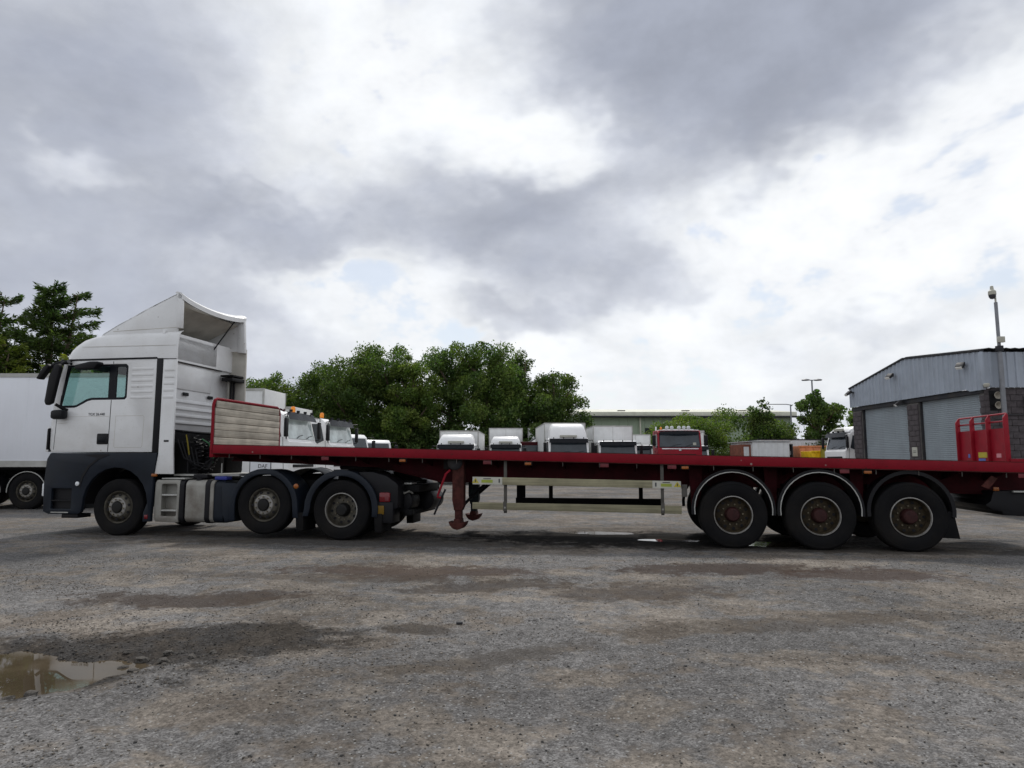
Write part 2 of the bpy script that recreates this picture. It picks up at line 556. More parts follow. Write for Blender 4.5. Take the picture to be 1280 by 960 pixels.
def tag(o, label=None, cat=None, group=None, kind=None):
    if label:
        o['label'] = label
    if cat:
        o['category'] = cat
    if group:
        o['group'] = group
    if kind:
        o['kind'] = kind
    return o

def thing(name, label, cat, loc=(0, 0, 0), rz=0.0, group=None):
    o = bpy.data.objects.new(name, None)
    o.empty_display_size = 0.3
    COL.objects.link(o)
    o.location = loc
    o.rotation_euler = (0, 0, rz)
    return tag(o, label, cat, group)

def box(name, m, parent, x0, x1, y0, y1, z0, z1, bevel=0.0):
    return MB().box(x0, x1, y0, y1, z0, z1).build(name, m, parent, bevel)

def copy_tree(o, parent=None):
    c = o.copy()
    COL.objects.link(c)
    c.parent = parent
    for ch in list(o.children):
        copy_tree(ch, c)
    return c

def text_part(name, txt, size, m, parent, loc, rot, th=0.002, label=None, shear=0.0, sx=1.0):
    cu = bpy.data.curves.new(name, 'FONT')
    cu.body = txt
    cu.size = size
    cu.extrude = th
    cu.align_x = 'CENTER'
    cu.align_y = 'CENTER'
    cu.shear = shear
    tmp = bpy.data.objects.new('tmp_text', cu)
    COL.objects.link(tmp)
    dg = bpy.context.evaluated_depsgraph_get()
    me = bpy.data.meshes.new_from_object(tmp.evaluated_get(dg))
    bpy.data.objects.remove(tmp)
    me.materials.clear()
    me.materials.append(MATS[m])
    me.name = name
    o = bpy.data.objects.new(name, me)
    COL.objects.link(o)
    o.parent = parent
    o.location = loc
    o.rotation_euler = rot
    o.scale = (sx, 1, 1)
    if label:
        o['label'] = label
    return o

def np_mesh(name, V, F, m, parent=None, smooth=False):
    me = bpy.data.meshes.new(name)
    k = F.shape[1]
    me.vertices.add(len(V))
    me.vertices.foreach_set('co', np.ascontiguousarray(V, dtype=np.float32).ravel())
    me.loops.add(F.size)
    me.loops.foreach_set('vertex_index', np.ascontiguousarray(F, dtype=np.int32).ravel())
    me.polygons.add(len(F))
    me.polygons.foreach_set('loop_start', np.arange(0, F.size, k, dtype=np.int32))
    me.polygons.foreach_set('loop_total', np.full(len(F), k, dtype=np.int32))
    if smooth:
        me.polygons.foreach_set('use_smooth', np.ones(len(F), dtype=bool))
    me.update(calc_edges=True)
    me.validate()
    me.materials.append(MATS[m])
    o = bpy.data.objects.new(name, me)
    COL.objects.link(o)
    if parent:
        o.parent = parent
    return o

# ------------------------------------------------------------------ numpy value noise
def vnoise(x, y, seed=0):
    xi, yi = np.floor(x).astype(np.int64), np.floor(y).astype(np.int64)
    xf, yf = x - xi, y - yi
    xf = xf * xf * (3 - 2 * xf)
    yf = yf * yf * (3 - 2 * yf)
    def h(a, b):
        n = (a * 374761393 + b * 668265263 + seed * 1442695041) & 0x7fffffff
        n = ((n ^ (n >> 13)) * 1274126177) & 0x7fffffff
        return ((n ^ (n >> 16)) & 0xffff) / 65535.0
    return (h(xi, yi) * (1 - xf) + h(xi + 1, yi) * xf) * (1 - yf) + (h(xi, yi + 1) * (1 - xf) + h(xi + 1, yi + 1) * xf) * yf

def fbm(x, y, seed=0, oct=4):
    s, a, t = 0, 0.5, 0
    for i in range(oct):
        s = s + a * vnoise(x * 2 ** i, y * 2 ** i, seed + i * 17)
        t += a
        a *= 0.5
    return s / t

# ------------------------------------------------------------------ ground
# puddles: centre, half sizes, rotation, depth
PUD = [(-3.15, 4.78, .72, .36, .12, .075), (-3.9, 4.75, .95, .42, .05, .085), (1.7, 13.8, .75, .35, -.1, .04), (2.9, 12.55, .62, .30, -.1, .04),
       (4.45, 12.0, .75, .42, .1, .05), (-.5, 13.0, .9, .16, -.1, .03)]
def pud_mask(x, y):
    m = np.zeros_like(x)
    wob = (fbm(x * 2.3, y * 2.3, 5) - .5) * .9
    for cx, cy, a, b, r, d in PUD:
        dx, dy = x - cx, y - cy
        u = dx * math.cos(r) + dy * math.sin(r)
        v = -dx * math.sin(r) + dy * math.cos(r)
        q = np.sqrt((u / a) ** 2 + (v / b) ** 2) + wob
        t = np.clip((1.55 - q) / 1.1, 0, 1)
        m = np.maximum(m, t * t * (3 - 2 * t) * d)
    return m
TRACKS = [(-14.0, -9.0, 17.6), (-14.0, -9.0, 19.6), (9.0, -22.0, 29.5), (9.0, -22.0, 31.4)]
def track(x, y):
    m = np.zeros_like(x)
    for cx, cy, rr_ in TRACKS:
        d = np.abs(np.sqrt((x - cx) ** 2 + (y - cy) ** 2) - rr_ - (fbm(x * .8, y * .8, 21, 2) - .5) * .25)
        m = np.maximum(m, np.clip(1 - (d / .24) ** 2, 0, 1))
    return m
def ground_h(x, y):
    near = np.clip(1 - (y - 20) / 30, 0, 1) * np.clip(1 - (np.abs(x) - 16) / 20, 0, 1)
    h = (fbm(x * .45, y * .45, 1) - .5) * .05 + (fbm(x * 1.7, y * 1.7, 2) - .5) * .055 + (fbm(x * 9, y * 9, 3, 3) - .5) * .016
    h = h + (fbm(x * 28, y * 28, 9, 2) - .5) * .010 * np.clip(1 - (y - 7) / 6, 0, 1)
    # level strip where the lorry stands
    kk = (x + 7.45) * .986 - (y - 13.0) * .1668
    yy = (x + 7.45) * .1668 + (y - 13.0) * .986
    flat = np.clip(1 - np.maximum(np.abs(yy - 1.2) - 1.5, 0) / 1.2, 0, 1)
    h = h * (1 - .8 * flat)
    h = h - track(x, y) * .018 * (.5 + fbm(x * 3, y * 3, 41, 2))
    return h * near - pud_mask(x, y) - .012
def lines(segs):
    out = [segs[0][0]]
    for a, b, st0, st1 in segs:
        p = a
        L = b - a
        while p < b - 1e-6:
            t = (p - a) / L
            p = p + st0 + (st1 - st0) * t
            out.append(min(p, b))
    return np.array(out)
xs = lines([(-900, -60, 120, 12), (-60, -14, 6, .5), (-14, -5, .3, .06), (-5, 5, .04, .04), (5, 14, .06, .3), (14, 60, .5, 6), (60, 900, 12, 120)])
ys = lines([(-200, -2, 40, 1.0), (-2, 3, .5, .05), (3, 8, .03, .045), (8, 16, .05, .12), (16, 40, .15, 1.2), (40, 120, 1.5, 10), (120, 2500, 15, 300)])
GX, GY = np.meshgrid(xs, ys)
GZ = ground_h(GX, GY)
nx, ny = len(xs), len(ys)
V = np.stack([GX.ravel(), GY.ravel(), GZ.ravel()], 1)
i0 = (np.arange(ny - 1)[:, None] * nx + np.arange(nx - 1)[None, :]).ravel()
F = np.stack([i0, i0 + 1, i0 + nx + 1, i0 + nx], 1)

def damp_shade(t, v, wob):
    out = None
    for cx, cy, a, b, r in ((-2.75, 5.36, 1.5, .55, .16), (-2.2, 5.75, .95, .36, .2), (-4.0, 4.85, 1.8, .72, 0), (2.3, 12.6, 3.6, 1.25, -.16)):  # last ellipse: puddle moisture plus painted shade under the trailer
        m_ = t.n('ShaderNodeMapping', dict(vector_type='TEXTURE'), Vector=v)
        m_.inputs['Location'].default_value = (cx, cy, 0)
        m_.inputs['Rotation'].default_value = (0, 0, r)
        m_.inputs['Scale'].default_value = (a, b, 100)
        q = t.ss(t.m('ADD', t.vm('LENGTH', m_.outputs[0]), wob), 1.18, .72)
        out = q if out is None else t.m('MAXIMUM', out, q)
    return out
gm = bpy.data.materials.new('yard_ground')
gm.use_nodes = True
gm.node_tree.nodes.clear()
t = NT(gm.node_tree)
tc = t.n('ShaderNodeTexCoord')
v = tc.outputs['Object']
sp = t.n('ShaderNodeSeparateXYZ', Vector=v)
mp = t.n('ShaderNodeMapping', Vector=v)
mp.inputs['Scale'].default_value = (.55, .72, 1)
mp.inputs['Rotation'].default_value = (0, 0, R(28))
big = t.noise(mp.outputs[0], .95, 3.0, .66, .6).outputs[0]
mid = t.noise(v, 2.3, 4.0, .72).outputs[0]
patch = t.m('ADD', t.m('MULTIPLY', big, .55), t.m('MULTIPLY', mid, .45))
grav = t.ss(patch, .445, .535)                       # 1 where loose grey stone lies
dirtc = t.mix(t.ss(t.noise(v, 1.3, 2.0).outputs[0], .35, .65), (.122, .106, .091, 1), (.182, .162, .141, 1))
vo1 = t.n('ShaderNodeTexVoronoi', dict(feature='F1'), Vector=v, Scale=52.0)
vo2 = t.n('ShaderNodeTexVoronoi', dict(feature='F1'), Vector=v, Scale=120.0)
s1 = t.n('ShaderNodeSeparateColor', Color=vo1.outputs['Color'])
s2 = t.n('ShaderNodeSeparateColor', Color=vo2.outputs['Color'])
k1 = t.ss(s1.outputs[0], 0, 1, .74, 1.26)
k2 = t.ss(s2.outputs[0], 0, 1, .62, 1.34)
gk = t.m('MULTIPLY', k1, k2)
gc = t.mix(1.0, (.128, .125, .124, 1), t.n('ShaderNodeCombineXYZ', X=gk, Y=gk, Z=gk).outputs[0], 'MULTIPLY')
dk = t.m('MULTIPLY', t.ss(s2.outputs[1], 0, 1, .78, 1.2), t.ss(t.noise(v, 30, 1.0, .7).outputs[0], .25, .75, .7, 1.25))
dc = t.mix(1.0, dirtc, t.n('ShaderNodeCombineXYZ', X=dk, Y=dk, Z=dk).outputs[0], 'MULTIPLY')
c = t.mix(t.m('MULTIPLY', grav, .92), dc, gc)
lv = t.m('MULTIPLY', t.ss(t.noise(mp.outputs[0], .55, 1.0, .6).outputs[0], .3, .7, .80, 1.2), t.ss(t.noise(v, 7.0, 3.0, .75).outputs[0], .3, .7, .78, 1.16))
c = t.mix(1.0, c, t.n('ShaderNodeCombineXYZ', X=lv, Y=lv, Z=lv).outputs[0], 'MULTIPLY')
# scattered pale chips and dark chips
pale = t.m('MULTIPLY', t.ss(s1.outputs[1], .90, .93), t.ss(vo1.outputs['Distance'], .45, .30))
c = t.mix(t.m('MULTIPLY', pale, .75), c, (.27, .27, .265, 1))
# stains and damp hollows, plus shade painted in under the lorry
wob = t.m('MULTIPLY', t.m('SUBTRACT', t.noise(v, 2.2, 5.0, .85).outputs[0], .5), 3.4)
def blob(cx, cy, a, b, r, soft=.9):
    m_ = t.n('ShaderNodeMapping', dict(vector_type='TEXTURE'), Vector=v)
    m_.inputs['Location'].default_value = (cx, cy, 0)
    m_.inputs['Rotation'].default_value = (0, 0, r)
    m_.inputs['Scale'].default_value = (a, b, 100)
    ln = t.m('ADD', t.vm('LENGTH', m_.outputs[0]), wob)
    return t.ss(ln, 1.0 + soft * .32, 1.0 - soft * .32)
STAIN_SHADE = [(-3.3, 7.2, 1.2, .35, .05, (.045, .033, .026), .75), (-1.2, 9.0, 1.6, .5, -.05, (.055, .038, .030), .75), (1.3, 7.6, .9, .5, .1, (.05, .038, .03), .6), (2.7, 9.2, 1.4, .45, 0, (.046, .033, .027), .8),
         (4.4, 8.7, 1.0, .5, 0, (.052, .036, .029), .75), (-0.3, 8.0, 1.0, .3, .3, (.042, .033, .027), .65), (-.75, 6.0, .35, .15, 0, (.04, .033, .027), .7),
         (2.5, 12.6, 3.2, .9, -.16, (.022, .020, .018), .85), (-3.0, 12.2, 5.0, .7, -.16, (.04, .035, .03), .6), (4.5, 11.2, 4.5, .5, -.16, (.03, .026, .022), .7),  # muddy strips along the lorry, darkened to paint in its shade
         (-.1, 5.1, .9, .16, .5, (.05, .042, .034), .55), (2.6, 6.2, 1.5, .25, .2, (.055, .045, .036), .5), (-2.2, 8.6, 2.2, .25, -.1, (.06, .048, .038), .5)]
for cx, cy, a, b, r, col, k in STAIN_SHADE:
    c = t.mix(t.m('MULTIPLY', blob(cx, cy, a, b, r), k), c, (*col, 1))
wet_shade = damp_shade(t, v, t.m('MULTIPLY', wob, .62))
c = t.mix(t.m('MULTIPLY', wet_shade, .92), c, t.mix(1.0, c, (.27, .26, .25, 1), 'MULTIPLY'))
rough = t.m('SUBTRACT', .98, t.m('MULTIPLY', wet_shade, .08))
hgt = t.m('ADD', t.m('MULTIPLY', t.m('SUBTRACT', 1.0, vo1.outputs['Distance']), t.m('MULTIPLY', grav, .9)), t.m('MULTIPLY', t.m('SUBTRACT', 1.0, vo2.outputs['Distance']), .35))
hgt = t.m('ADD', hgt, t.m('MULTIPLY', t.noise(v, 45, 3.0, .7).outputs[0], .6))
bp = t.n('ShaderNodeBump', Height=hgt, Strength=.55, Distance=.012)
p = t.n('ShaderNodeBsdfPrincipled', Base_Color=c, Roughness=rough)
p.inputs['Specular IOR Level'].default_value = .06
t.nt.links.new(bp.outputs[0], p.inputs['Normal'])
o = t.n('ShaderNodeOutputMaterial')
t.nt.links.new(p.outputs[0], o.inputs[0])
MATS['yard_ground'] = gm
tag(np_mesh('ground', V, F, 'yard_ground', smooth=True), kind='structure')

# water lies in the hollows (level sheets; the ground cuts their edge)
def water(cx, cy, a, b, z, label=None):
    mb = MB()
    n = 28
    mb.add([(cx, cy, z)] + [(cx + a * math.cos(i * math.tau / n), cy + b * math.sin(i * math.tau / n), z) for i in range(n)], [(0, 1 + i, 1 + (i + 1) % n) for i in range(n)])
    o = mb.build('puddle_water', 'water', smooth=0)
    tag(o, kind='structure')
    return o
water(-3.75, 4.78, 2.1, .95, -.043)
water(1.7, 13.8, 1.2, .6, -.040)
water(2.9, 12.55, 1.0, .5, -.040)
water(4.45, 12.0, 1.2, .7, -.044)

sm = bpy.data.materials.new('stone_mix')
sm.use_nodes = True
sm.node_tree.nodes.clear()
t = NT(sm.node_tree)
v = t.n('ShaderNodeTexCoord').outputs['Object']
g = t.n('ShaderNodeNewGeometry')
k = t.m('POWER', g.outputs['Random Per Island'], 1.6)
c = t.mix(k, (.062, .060, .058, 1), (.225, .217, .208, 1))
c = t.mix(t.ss(g.outputs['Random Per Island'], .30, .42), c, t.mix(1.0, c, (1.1, 1.0, .88, 1), 'MULTIPLY'))
wet_shade = damp_shade(t, v, t.m('MULTIPLY', t.m('SUBTRACT', t.noise(v, 2.2, 5.0, .85).outputs[0], .5), 2.1))
c = t.mix(t.m('MULTIPLY', wet_shade, .75), c, t.mix(1.0, c, (.40, .39, .38, 1), 'MULTIPLY'))
p = t.n('ShaderNodeBsdfPrincipled', Base_Color=c, Roughness=.95)
p.inputs['Specular IOR Level'].default_value = .08
o = t.n('ShaderNodeOutputMaterial')
t.nt.links.new(p.outputs[0], o.inputs[0])
MATS['stone_mix'] = sm
# loose stones: one countless mass
def stones(name, n, xr, yf, smin, smax, m, seed, keep=None):
    r = np.random.default_rng(seed)
    x = r.uniform(*xr, n)
    y = yf(r.random(n))
    if keep is not None:
        k = keep(x, y, r.random(n))
        x, y = x[k], y[k]
        n = len(x)
    z = ground_h(x, y)
    k = z > -.052
    x, y, z = x[k], y[k], z[k]
    n = len(x)
    s = smin + (smax - smin) * r.random(n) ** 3
    base = np.array([(1, 0, 0), (-.5, .87, 0), (-.5, -.87, 0), (.3, .5, .75), (-.6, .0, .7), (.3, -.5, .8), (0, 0, -.4)])
    fc = np.array([(0, 1, 3), (1, 4, 3), (1, 2, 4), (2, 5, 4), (2, 0, 5), (0, 3, 5), (3, 4, 5), (0, 6, 1), (1, 6, 2), (2, 6, 0)])
    P = base[None] * (1 + .35 * r.standard_normal((n, 7, 1)) * .6)
    P = P * np.stack([r.uniform(.7, 1.4, n), r.uniform(.6, 1.1, n), r.uniform(.4, .9, n)], 1)[:, None, :]
    a = r.uniform(0, math.tau, n)
    ca, sa = np.cos(a)[:, None], np.sin(a)[:, None]
    X = P[:, :, 0] * ca - P[:, :, 1] * sa
    Y = P[:, :, 0] * sa + P[:, :, 1] * ca
    P = np.stack([X, Y, P[:, :, 2]], 2) * s[:, None, None] * .5
    P += np.stack([x, y, z + s * .05], 1)[:, None, :]
    Fx = (fc[None] + (np.arange(n) * 7)[:, None, None]).reshape(-1, 3)
    return np_mesh(name, P.reshape(-1, 3), Fx, m)
def keep_fn(x, y, q):
    d = fbm(x * .38 * 1.1 + 3, y * 1.0, 31, 4)
    near_p = np.exp(-(((x + 2.8) / 1.9) ** 2 + ((y - 5.3) / .7) ** 2))
    return q < np.clip((d - .38) * 3.2, .22, 1) * .9 * (1 - .75 * track(x, y)) + near_p
st = stones('gravel_stones', 170000, (-6.5, 6.5), lambda u: 2.8 + 7.5 * u ** 1.5, .004, .022, 'stone_mix', 3, keep_fn)
tag(st, 'loose grey gravel and stone chips scattered over the yard', 'gravel', kind='stuff')

def rock_mesh(seed):
    r = np.random.default_rng(seed)
    bm = bmesh.new()
    bmesh.ops.create_icosphere(bm, subdivisions=2, radius=.5)
    random.seed(seed)
    for vv in bm.verts:
        d = vv.co.normalized()
        k = 1 + .55 * (float(fbm(np.array([d.x * 1.5 + seed]), np.array([d.y * 1.5 + d.z * 2.1]), seed, 3)[0]) - .5) * 2
        k += random.uniform(-.10, .10)
        vv.co = Vector((d.x * .5 * k, d.y * .38 * k, max(min(d.z * .34 * k, .26), -.12)))
    me = bpy.data.meshes.new('stone')
    bm.to_mesh(me)
    bm.free()
    me.materials.append(MATS['rock'])
    return me
rocks = [rock_mesh(i + 1) for i in range(4)]
RK = [(-2.66, 5.10, .10), (-2.52, 5.18, .08), (-2.46, 5.02, .085), (-2.72, 4.96, .07), (-2.30, 5.10, .075), (-2.58, 4.82, .075), (-2.20, 5.22, .06), (-2.95, 4.37, .09), (-3.05, 4.32, .07), (-2.40, 4.90, .05), (-2.83, 5.22, .06)]
for i, (x, y, s) in enumerate(RK):
    o = bpy.data.objects.new('stone', rocks[i % 4])
    COL.objects.link(o)
    z = float(ground_h(np.array([x]), np.array([y]))[0])
    o.location = (x, y, max(z, -.052) + s * .08)
    o.scale = (s, s, s)
    o.rotation_euler = (0, 0, i * 1.3)
    tag(o, 'fist sized grey stone lying at the edge of the brown puddle', 'stone', 'stones around the puddle')
db = MB().box(-.028, .028, -.015, .015, 0, .02).build('debris_block', 'steel_dark', bevel=.006)
db.location = (-.46, 6.17, float(ground_h(np.array([-.46]), np.array([6.17]))[0]))
db.rotation_euler = (0, 0, .2)
tag(db, 'small dark block lying on the gravel in front of the tractor rear wheels', 'debris')

# ------------------------------------------------------------------ wheels
def make_wheel(kind, Rr, wd, n=48, edge='rim_edge', disc='steel_rim', hubm='hub_dark', parent=None):
    """axis along local y, outer face at y = 0, centre at the origin"""
    if kind == 'out':
        rim = MB().lathe([(.306, .035), (.300, .022), (.285, .030), (.272, .06), (.268, .115), (.255, .112), (.225, .05), (.19, .018), (.155, .012), (.150, .03), (.10, .03), (.10, .08), (.26, .14), (.306, .05)], (0, 0, 0), n=n, closed=True).build('wheel', disc, parent, smooth=40)
        hub = MB().lathe([(.108, .03), (.108, -.012), (.095, -.03), (.06, -.036), (.02, -.037)], (0, 0, 0), n=24).build('hub', hubm, rim)
        ring = MB().lathe([(.178, .016), (.178, .004), (.165, -.006), (.122, -.006), (.112, .004), (.112, .02)], (0, 0, 0), n=36).build('nut_ring', 'rim_edge', rim)
        hh = MB()
        for i in range(10):
            a = math.tau * (i + .5) / 10
            x, z = .222 * math.cos(a), .222 * math.sin(a)
            hh.lathe([(.026, .02), (.026, .034), (.004, .034)], (x, .008, z), n=10)
        tag(hh.build('hand_holes', 'black_plastic', rim), kind='stuff')
        nr, ny = .146, -.006
    else:
        rim = MB().lathe([(.306, .04), (.303, .022), (.290, .020), (.284, .05), (.276, .09), (.268, .17), (.23, .155), (.19, .150), (.12, .152), (.05, .16), (.05, .19), (.27, .20), (.300, .09)], (0, 0, 0), n=n, closed=True).build('wheel', disc, parent, smooth=40)
        MB().lathe([(.307, .038), (.304, .016), (.291, .014), (.285, .045), (.279, .085), (.283, .087), (.289, .05), (.303, .045)], (0, 0, 0), n=n, closed=True).build('rim_flange', edge, rim)
        MB().lathe([(.125, .155), (.118, .09), (.105, .06), (.10, .035), (.085, .022), (.03, .018)], (0, 0, 0), n=24).build('hub', hubm, rim)
        hh = MB()
        for i in range(10):
            a = math.tau * (i + .5) / 10
            hh.lathe([(.024, .02), (.024, .03), (.004, .03)], (.225 * math.cos(a), .122, .225 * math.sin(a)), n=10)
        tag(hh.build('hand_holes', 'black_plastic', rim), kind='stuff')
        nr, ny = .165, .150
    nb = MB()
    for i in range(10):
        a = math.tau * i / 10
        nb.cyl((nr * math.cos(a), ny + .004, nr * math.sin(a)), (nr * math.cos(a), ny - .028, nr * math.sin(a)), .014, .012, 6)
    tag(nb.build('wheel_nuts', 'nut_steel', rim, smooth=0), kind='stuff')
    t_ = wd
    pr = [(.300, .05), (.315, .022), (.36, .006), (Rr - .12, .0), (Rr - .07, .004), (Rr - .05, .009), (Rr - .045, .006), (Rr - .02, .016), (Rr - .004, .035)]
    # tread with circumferential grooves
    ng = 4
    y0, y1 = .045, t_ - .045
    tr = []
    for i in range(ng + 1):
        a0 = y0 + (y1 - y0) * i / (ng + 1) + .006
        a1 = y0 + (y1 - y0) * (i + 1) / (ng + 1) - .006
        tr += [(Rr, a0), (Rr, a1)]
        if i < ng:
            tr += [(Rr - .014, a1 + .001), (Rr - .014, a1 + .011)]
    back = [(r, t_ - a) for r, a in reversed(pr)]
    MB().lathe(pr + tr + back, (0, 0, 0), n=64, closed=True).build('tyre', 'rubber', rim, smooth=30)
    return rim

def put(o, x, y, z, parent, rz=0.0, spin=0.0, first=False):
    c = o if first else copy_tree(o)
    c.parent = parent
    c.location = (x, y, z)
    c.rotation_euler = (0, spin, rz)
    return c

# ------------------------------------------------------------------ tractor unit
AL = R(-9.6)
TO = (-7.45, 13.0, 0.0)
def LW(k, y, z=0):     # lorry frame to world
    return (TO[0] + math.cos(AL) * k - math.sin(AL) * y, TO[1] + math.sin(AL) * k + math.cos(AL) * y, z)
tr = thing('tractor_unit', 'white sleeper cab tractor unit with navy skirts, coupled to red flatbed trailer', 'truck', TO, AL)
CW = 2.42      # far side plane
def both(fn):
    fn(0)
    fn(1)
# side panels with window opening
pane_o = [(-1.285, 3.245), (.00, 3.245), (.05, 3.20), (.05, 2.60), (.01, 2.555), (-.70, 2.555), (-.80, 2.53), (-1.02, 2.425), (-1.08, 2.41), (-1.42, 2.41)]
side_o = [(-1.50, 1.55), (.66, 1.55), (.66, 3.33), (-1.27, 3.33), (-1.33, 3.28), (-1.40, 3.05), (-1.535, 2.45), (-1.56, 2.05), (-1.55, 1.62)]
for y0, y1 in ((.05, .09), (CW - .09, CW - .05)):
    MB().prism(side_o, y0, y1, holes=[pane_o]).build('side_panel', 'white_paint', tr, bevel=.006)
    yb = (y0 + .008, y1 - .008)
    w1 = [(-1.225, 3.20), (-.36, 3.20), (-.36, 2.60), (-.72, 2.60), (-.82, 2.575), (-1.04, 2.465), (-1.09, 2.455), (-1.375, 2.455)]
    w2 = [(-.195, 3.19), (-.02, 3.19), (.005, 3.165), (.005, 2.63), (-.02, 2.60), (-.195, 2.60)]
    po = [(x * 1.0, z) for x, z in pane_o]
    fr = MB().prism(po, *yb, holes=[w1, w2]).build('window_frame', 'black_gloss', tr)
    ym = (y0 + y1) / 2
    MB().prism(w1, ym - .003, ym + .003).build('window_pane', 'cab_glass', tr)
    MB().prism(w2, ym - .003, ym + .003).build('window_pane', 'cab_glass', tr)
# near-side details: door outline, locker, stripe, handle
def groove(pts, wdt=.010, y=.0485):
    mb = MB()
    for (a, b), (c, d) in zip(pts[:-1], pts[1:]):
        L = math.hypot(c - a, d - b)
        nx_, nz_ = -(d - b) / L * wdt / 2, (c - a) / L * wdt / 2
        mb.prism([(a + nx_, b + nz_), (c + nx_, d + nz_), (c - nx_, d - nz_), (a - nx_, b - nz_)], y, y + .004)
    return mb
groove([(-.275, 3.30), (-.275, 3.25)], .012).build('door_gap', 'seam', tr)
groove([(-.275, 2.55), (-.285, 1.56)], .014).build('door_gap', 'seam', tr)
groove([(-1.44, 2.32), (-1.47, 1.60)], .010).build('door_gap', 'seam', tr)
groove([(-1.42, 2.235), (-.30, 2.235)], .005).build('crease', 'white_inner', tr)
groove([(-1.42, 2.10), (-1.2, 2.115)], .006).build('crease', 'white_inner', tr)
groove([(-.155, 2.24), (.43, 2.24), (.45, 2.22), (.44, 1.66), (.42, 1.64), (-.14, 1.64), (-.16, 1.66), (-.155, 2.24)], .007).build('locker_outline', 'white_inner', tr)
for z in (2.62, 2.73, 2.84, 2.95, 3.06, 3.17):
    MB().prism([(.13, z - .055), (.60, z - .055), (.60, z), (.13, z)], .043, .055).build('side_rib', 'white_paint', tr, bevel=.008)
box('side_stripe', 'black_plastic', tr, .66, .795, .040, .09, 1.535, 3.335, .006)
box('side_stripe', 'black_plastic', tr, .66, .795, CW - .09, CW - .040, 1.535, 3.335, .006)
box('roof_line_trim', 'black_plastic', tr, -1.27, .66, .034, .09, 3.33, 3.362, .004)
dh = box('door_handle', 'black_plastic', tr, -.525, -.29, .028, .06, 1.70, 1.905, .02)
box('handle_recess', 'black_gloss', dh, -.50, -.33, .024, .034, 1.74, 1.84, .01)
text_part('model_lettering', 'TGX 26.440', .072, 'letter_dark', tr, (-.575, .047, 2.275), (R(90), 0, 0), label='small dark model lettering on the cab door')
# rear side extenders
ext = [(.795, 1.16), (.72, 1.14), (1.13, 1.14), (1.09, 1.62), (1.075, 3.86), (.795, 3.88)]
ext_n = [(.795, 1.52), (.74, 1.14), (1.13, 1.14), (1.095, 1.62), (1.075, 3.315), (.795, 3.315)]
MB().prism(ext_n, .045, .085).build('side_extender', 'white_paint', tr, bevel=.008)
for z in (2.62, 2.75, 2.88, 3.01, 3.14):
    MB().prism([(.83, z - .055), (1.05, z - .055), (1.05, z), (.83, z)], .038, .048).build('side_rib', 'white_paint', tr, bevel=.008)
gr_e = []
for z, ins in ((3.325, .0), (3.45, -.004), (3.56, .0), (3.66, .012), (3.75, .025), (3.81, .045), (3.86, .085), (3.89, .14)):
    gr_e.append([(x, .048 + ins, z) for x in (.79, .93, 1.072)])
MB().sheet(gr_e, .03, (0, 1, 0)).build('roof_extender', 'white_paint', tr, smooth=60)
box('extender_vent', 'black_plastic', tr, .90, 1.00, .038, .05, 1.74, 1.775, .004)
MB().prism([(.74, 1.5), (1.15, 1.5), (1.13, 3.86), (.74, 3.86)], CW - .10, CW - .05).build('side_extender', 'white_inner', tr, bevel=.008)
# front, windscreen
def front_ring(z, off, inset=.0):
    P = [(-1.50, .055), (-1.56, .09), (-1.62, .20), (-1.665, .45), (-1.69, .85), (-1.70, 1.21)]
    P = P + [(x, CW - y) for x, y in reversed(P[:-1])]
    return [(x + off + inset, y, z) for x, y in P]
def front_sheet(name, m, zs, parent=tr, th=.03):
    mb = MB().sheet([front_ring(z, o) for z, o in zs], th, (1, 0, 0))
    return mb.build(name, m, parent)
front_sheet('front_panel', 'white_paint', [(1.55, -.0), (1.62, -.03), (2.0, -.045), (2.40, -.02)])
front_sheet('windscreen', 'cab_glass', [(2.42, -.005), (2.85, .09), (3.27, .21)], th=.012)
for s_ in (0, 1):
    yy = .052 if s_ == 0 else CW - .10
    MB().prism([(-1.545, 2.42), (-1.50, 2.42), (-1.30, 3.32), (-1.36, 3.32)], yy, yy + .045).build('windscreen_pillar', 'white_paint', tr)
front_sheet('grille_trim', 'black_plastic', [(1.56, -.06), (1.95, -.07)], th=.012)
MB().prism([(-1.61, 1.60), (-1.575, 1.60), (-1.575, 2.02), (-1.61, 2.00)], .02, .10).build('air_deflector_corner', 'black_plastic', tr, bevel=.008)
MB().prism([(-1.70, 1.56), (-1.62, 1.56), (-1.62, 2.06), (-1.69, 2.04)], .10, .30).build('corner_panel', 'white_paint', tr, bevel=.01)
# roof cap
def roof_ring(z, xf, xr, ins, rad):
    y0, y1 = .05 + ins, CW - .05 - ins
    arc = [(xf + rad - rad * math.sin(math.pi / 2 * i / 6), .55 * rad * (1 - math.cos(math.pi / 2 * i / 6))) for i in range(7)]
    return [(xr, y0, z)] + [(x, y0 + d, z) for x, d in arc] + [(x, y1 - d, z) for x, d in reversed(arc)] + [(xr, y1, z)]
MB().loft([roof_ring(3.34, -1.42, .80, .0, .35), roof_ring(3.45, -1.40, .80, -.004, .36), roof_ring(3.56, -1.34, .80, .0, .38), roof_ring(3.66, -1.25, .80, .012, .42), roof_ring(3.75, -1.13, .80, .025, .45), roof_ring(3.81, -.98, .80, .045, .5), roof_ring(3.855, -.76, .80, .085, .5), roof_ring(3.885, -.4, .79, .2, .5), roof_ring(3.90, 0.2, .75, .5, .4)]).build('roof', 'white_paint', tr, smooth=50)
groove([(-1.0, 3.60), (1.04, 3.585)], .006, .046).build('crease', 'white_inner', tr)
groove([(.80, 3.325), (1.07, 3.318)], .014, .040).build('panel_gap', 'seam', tr)
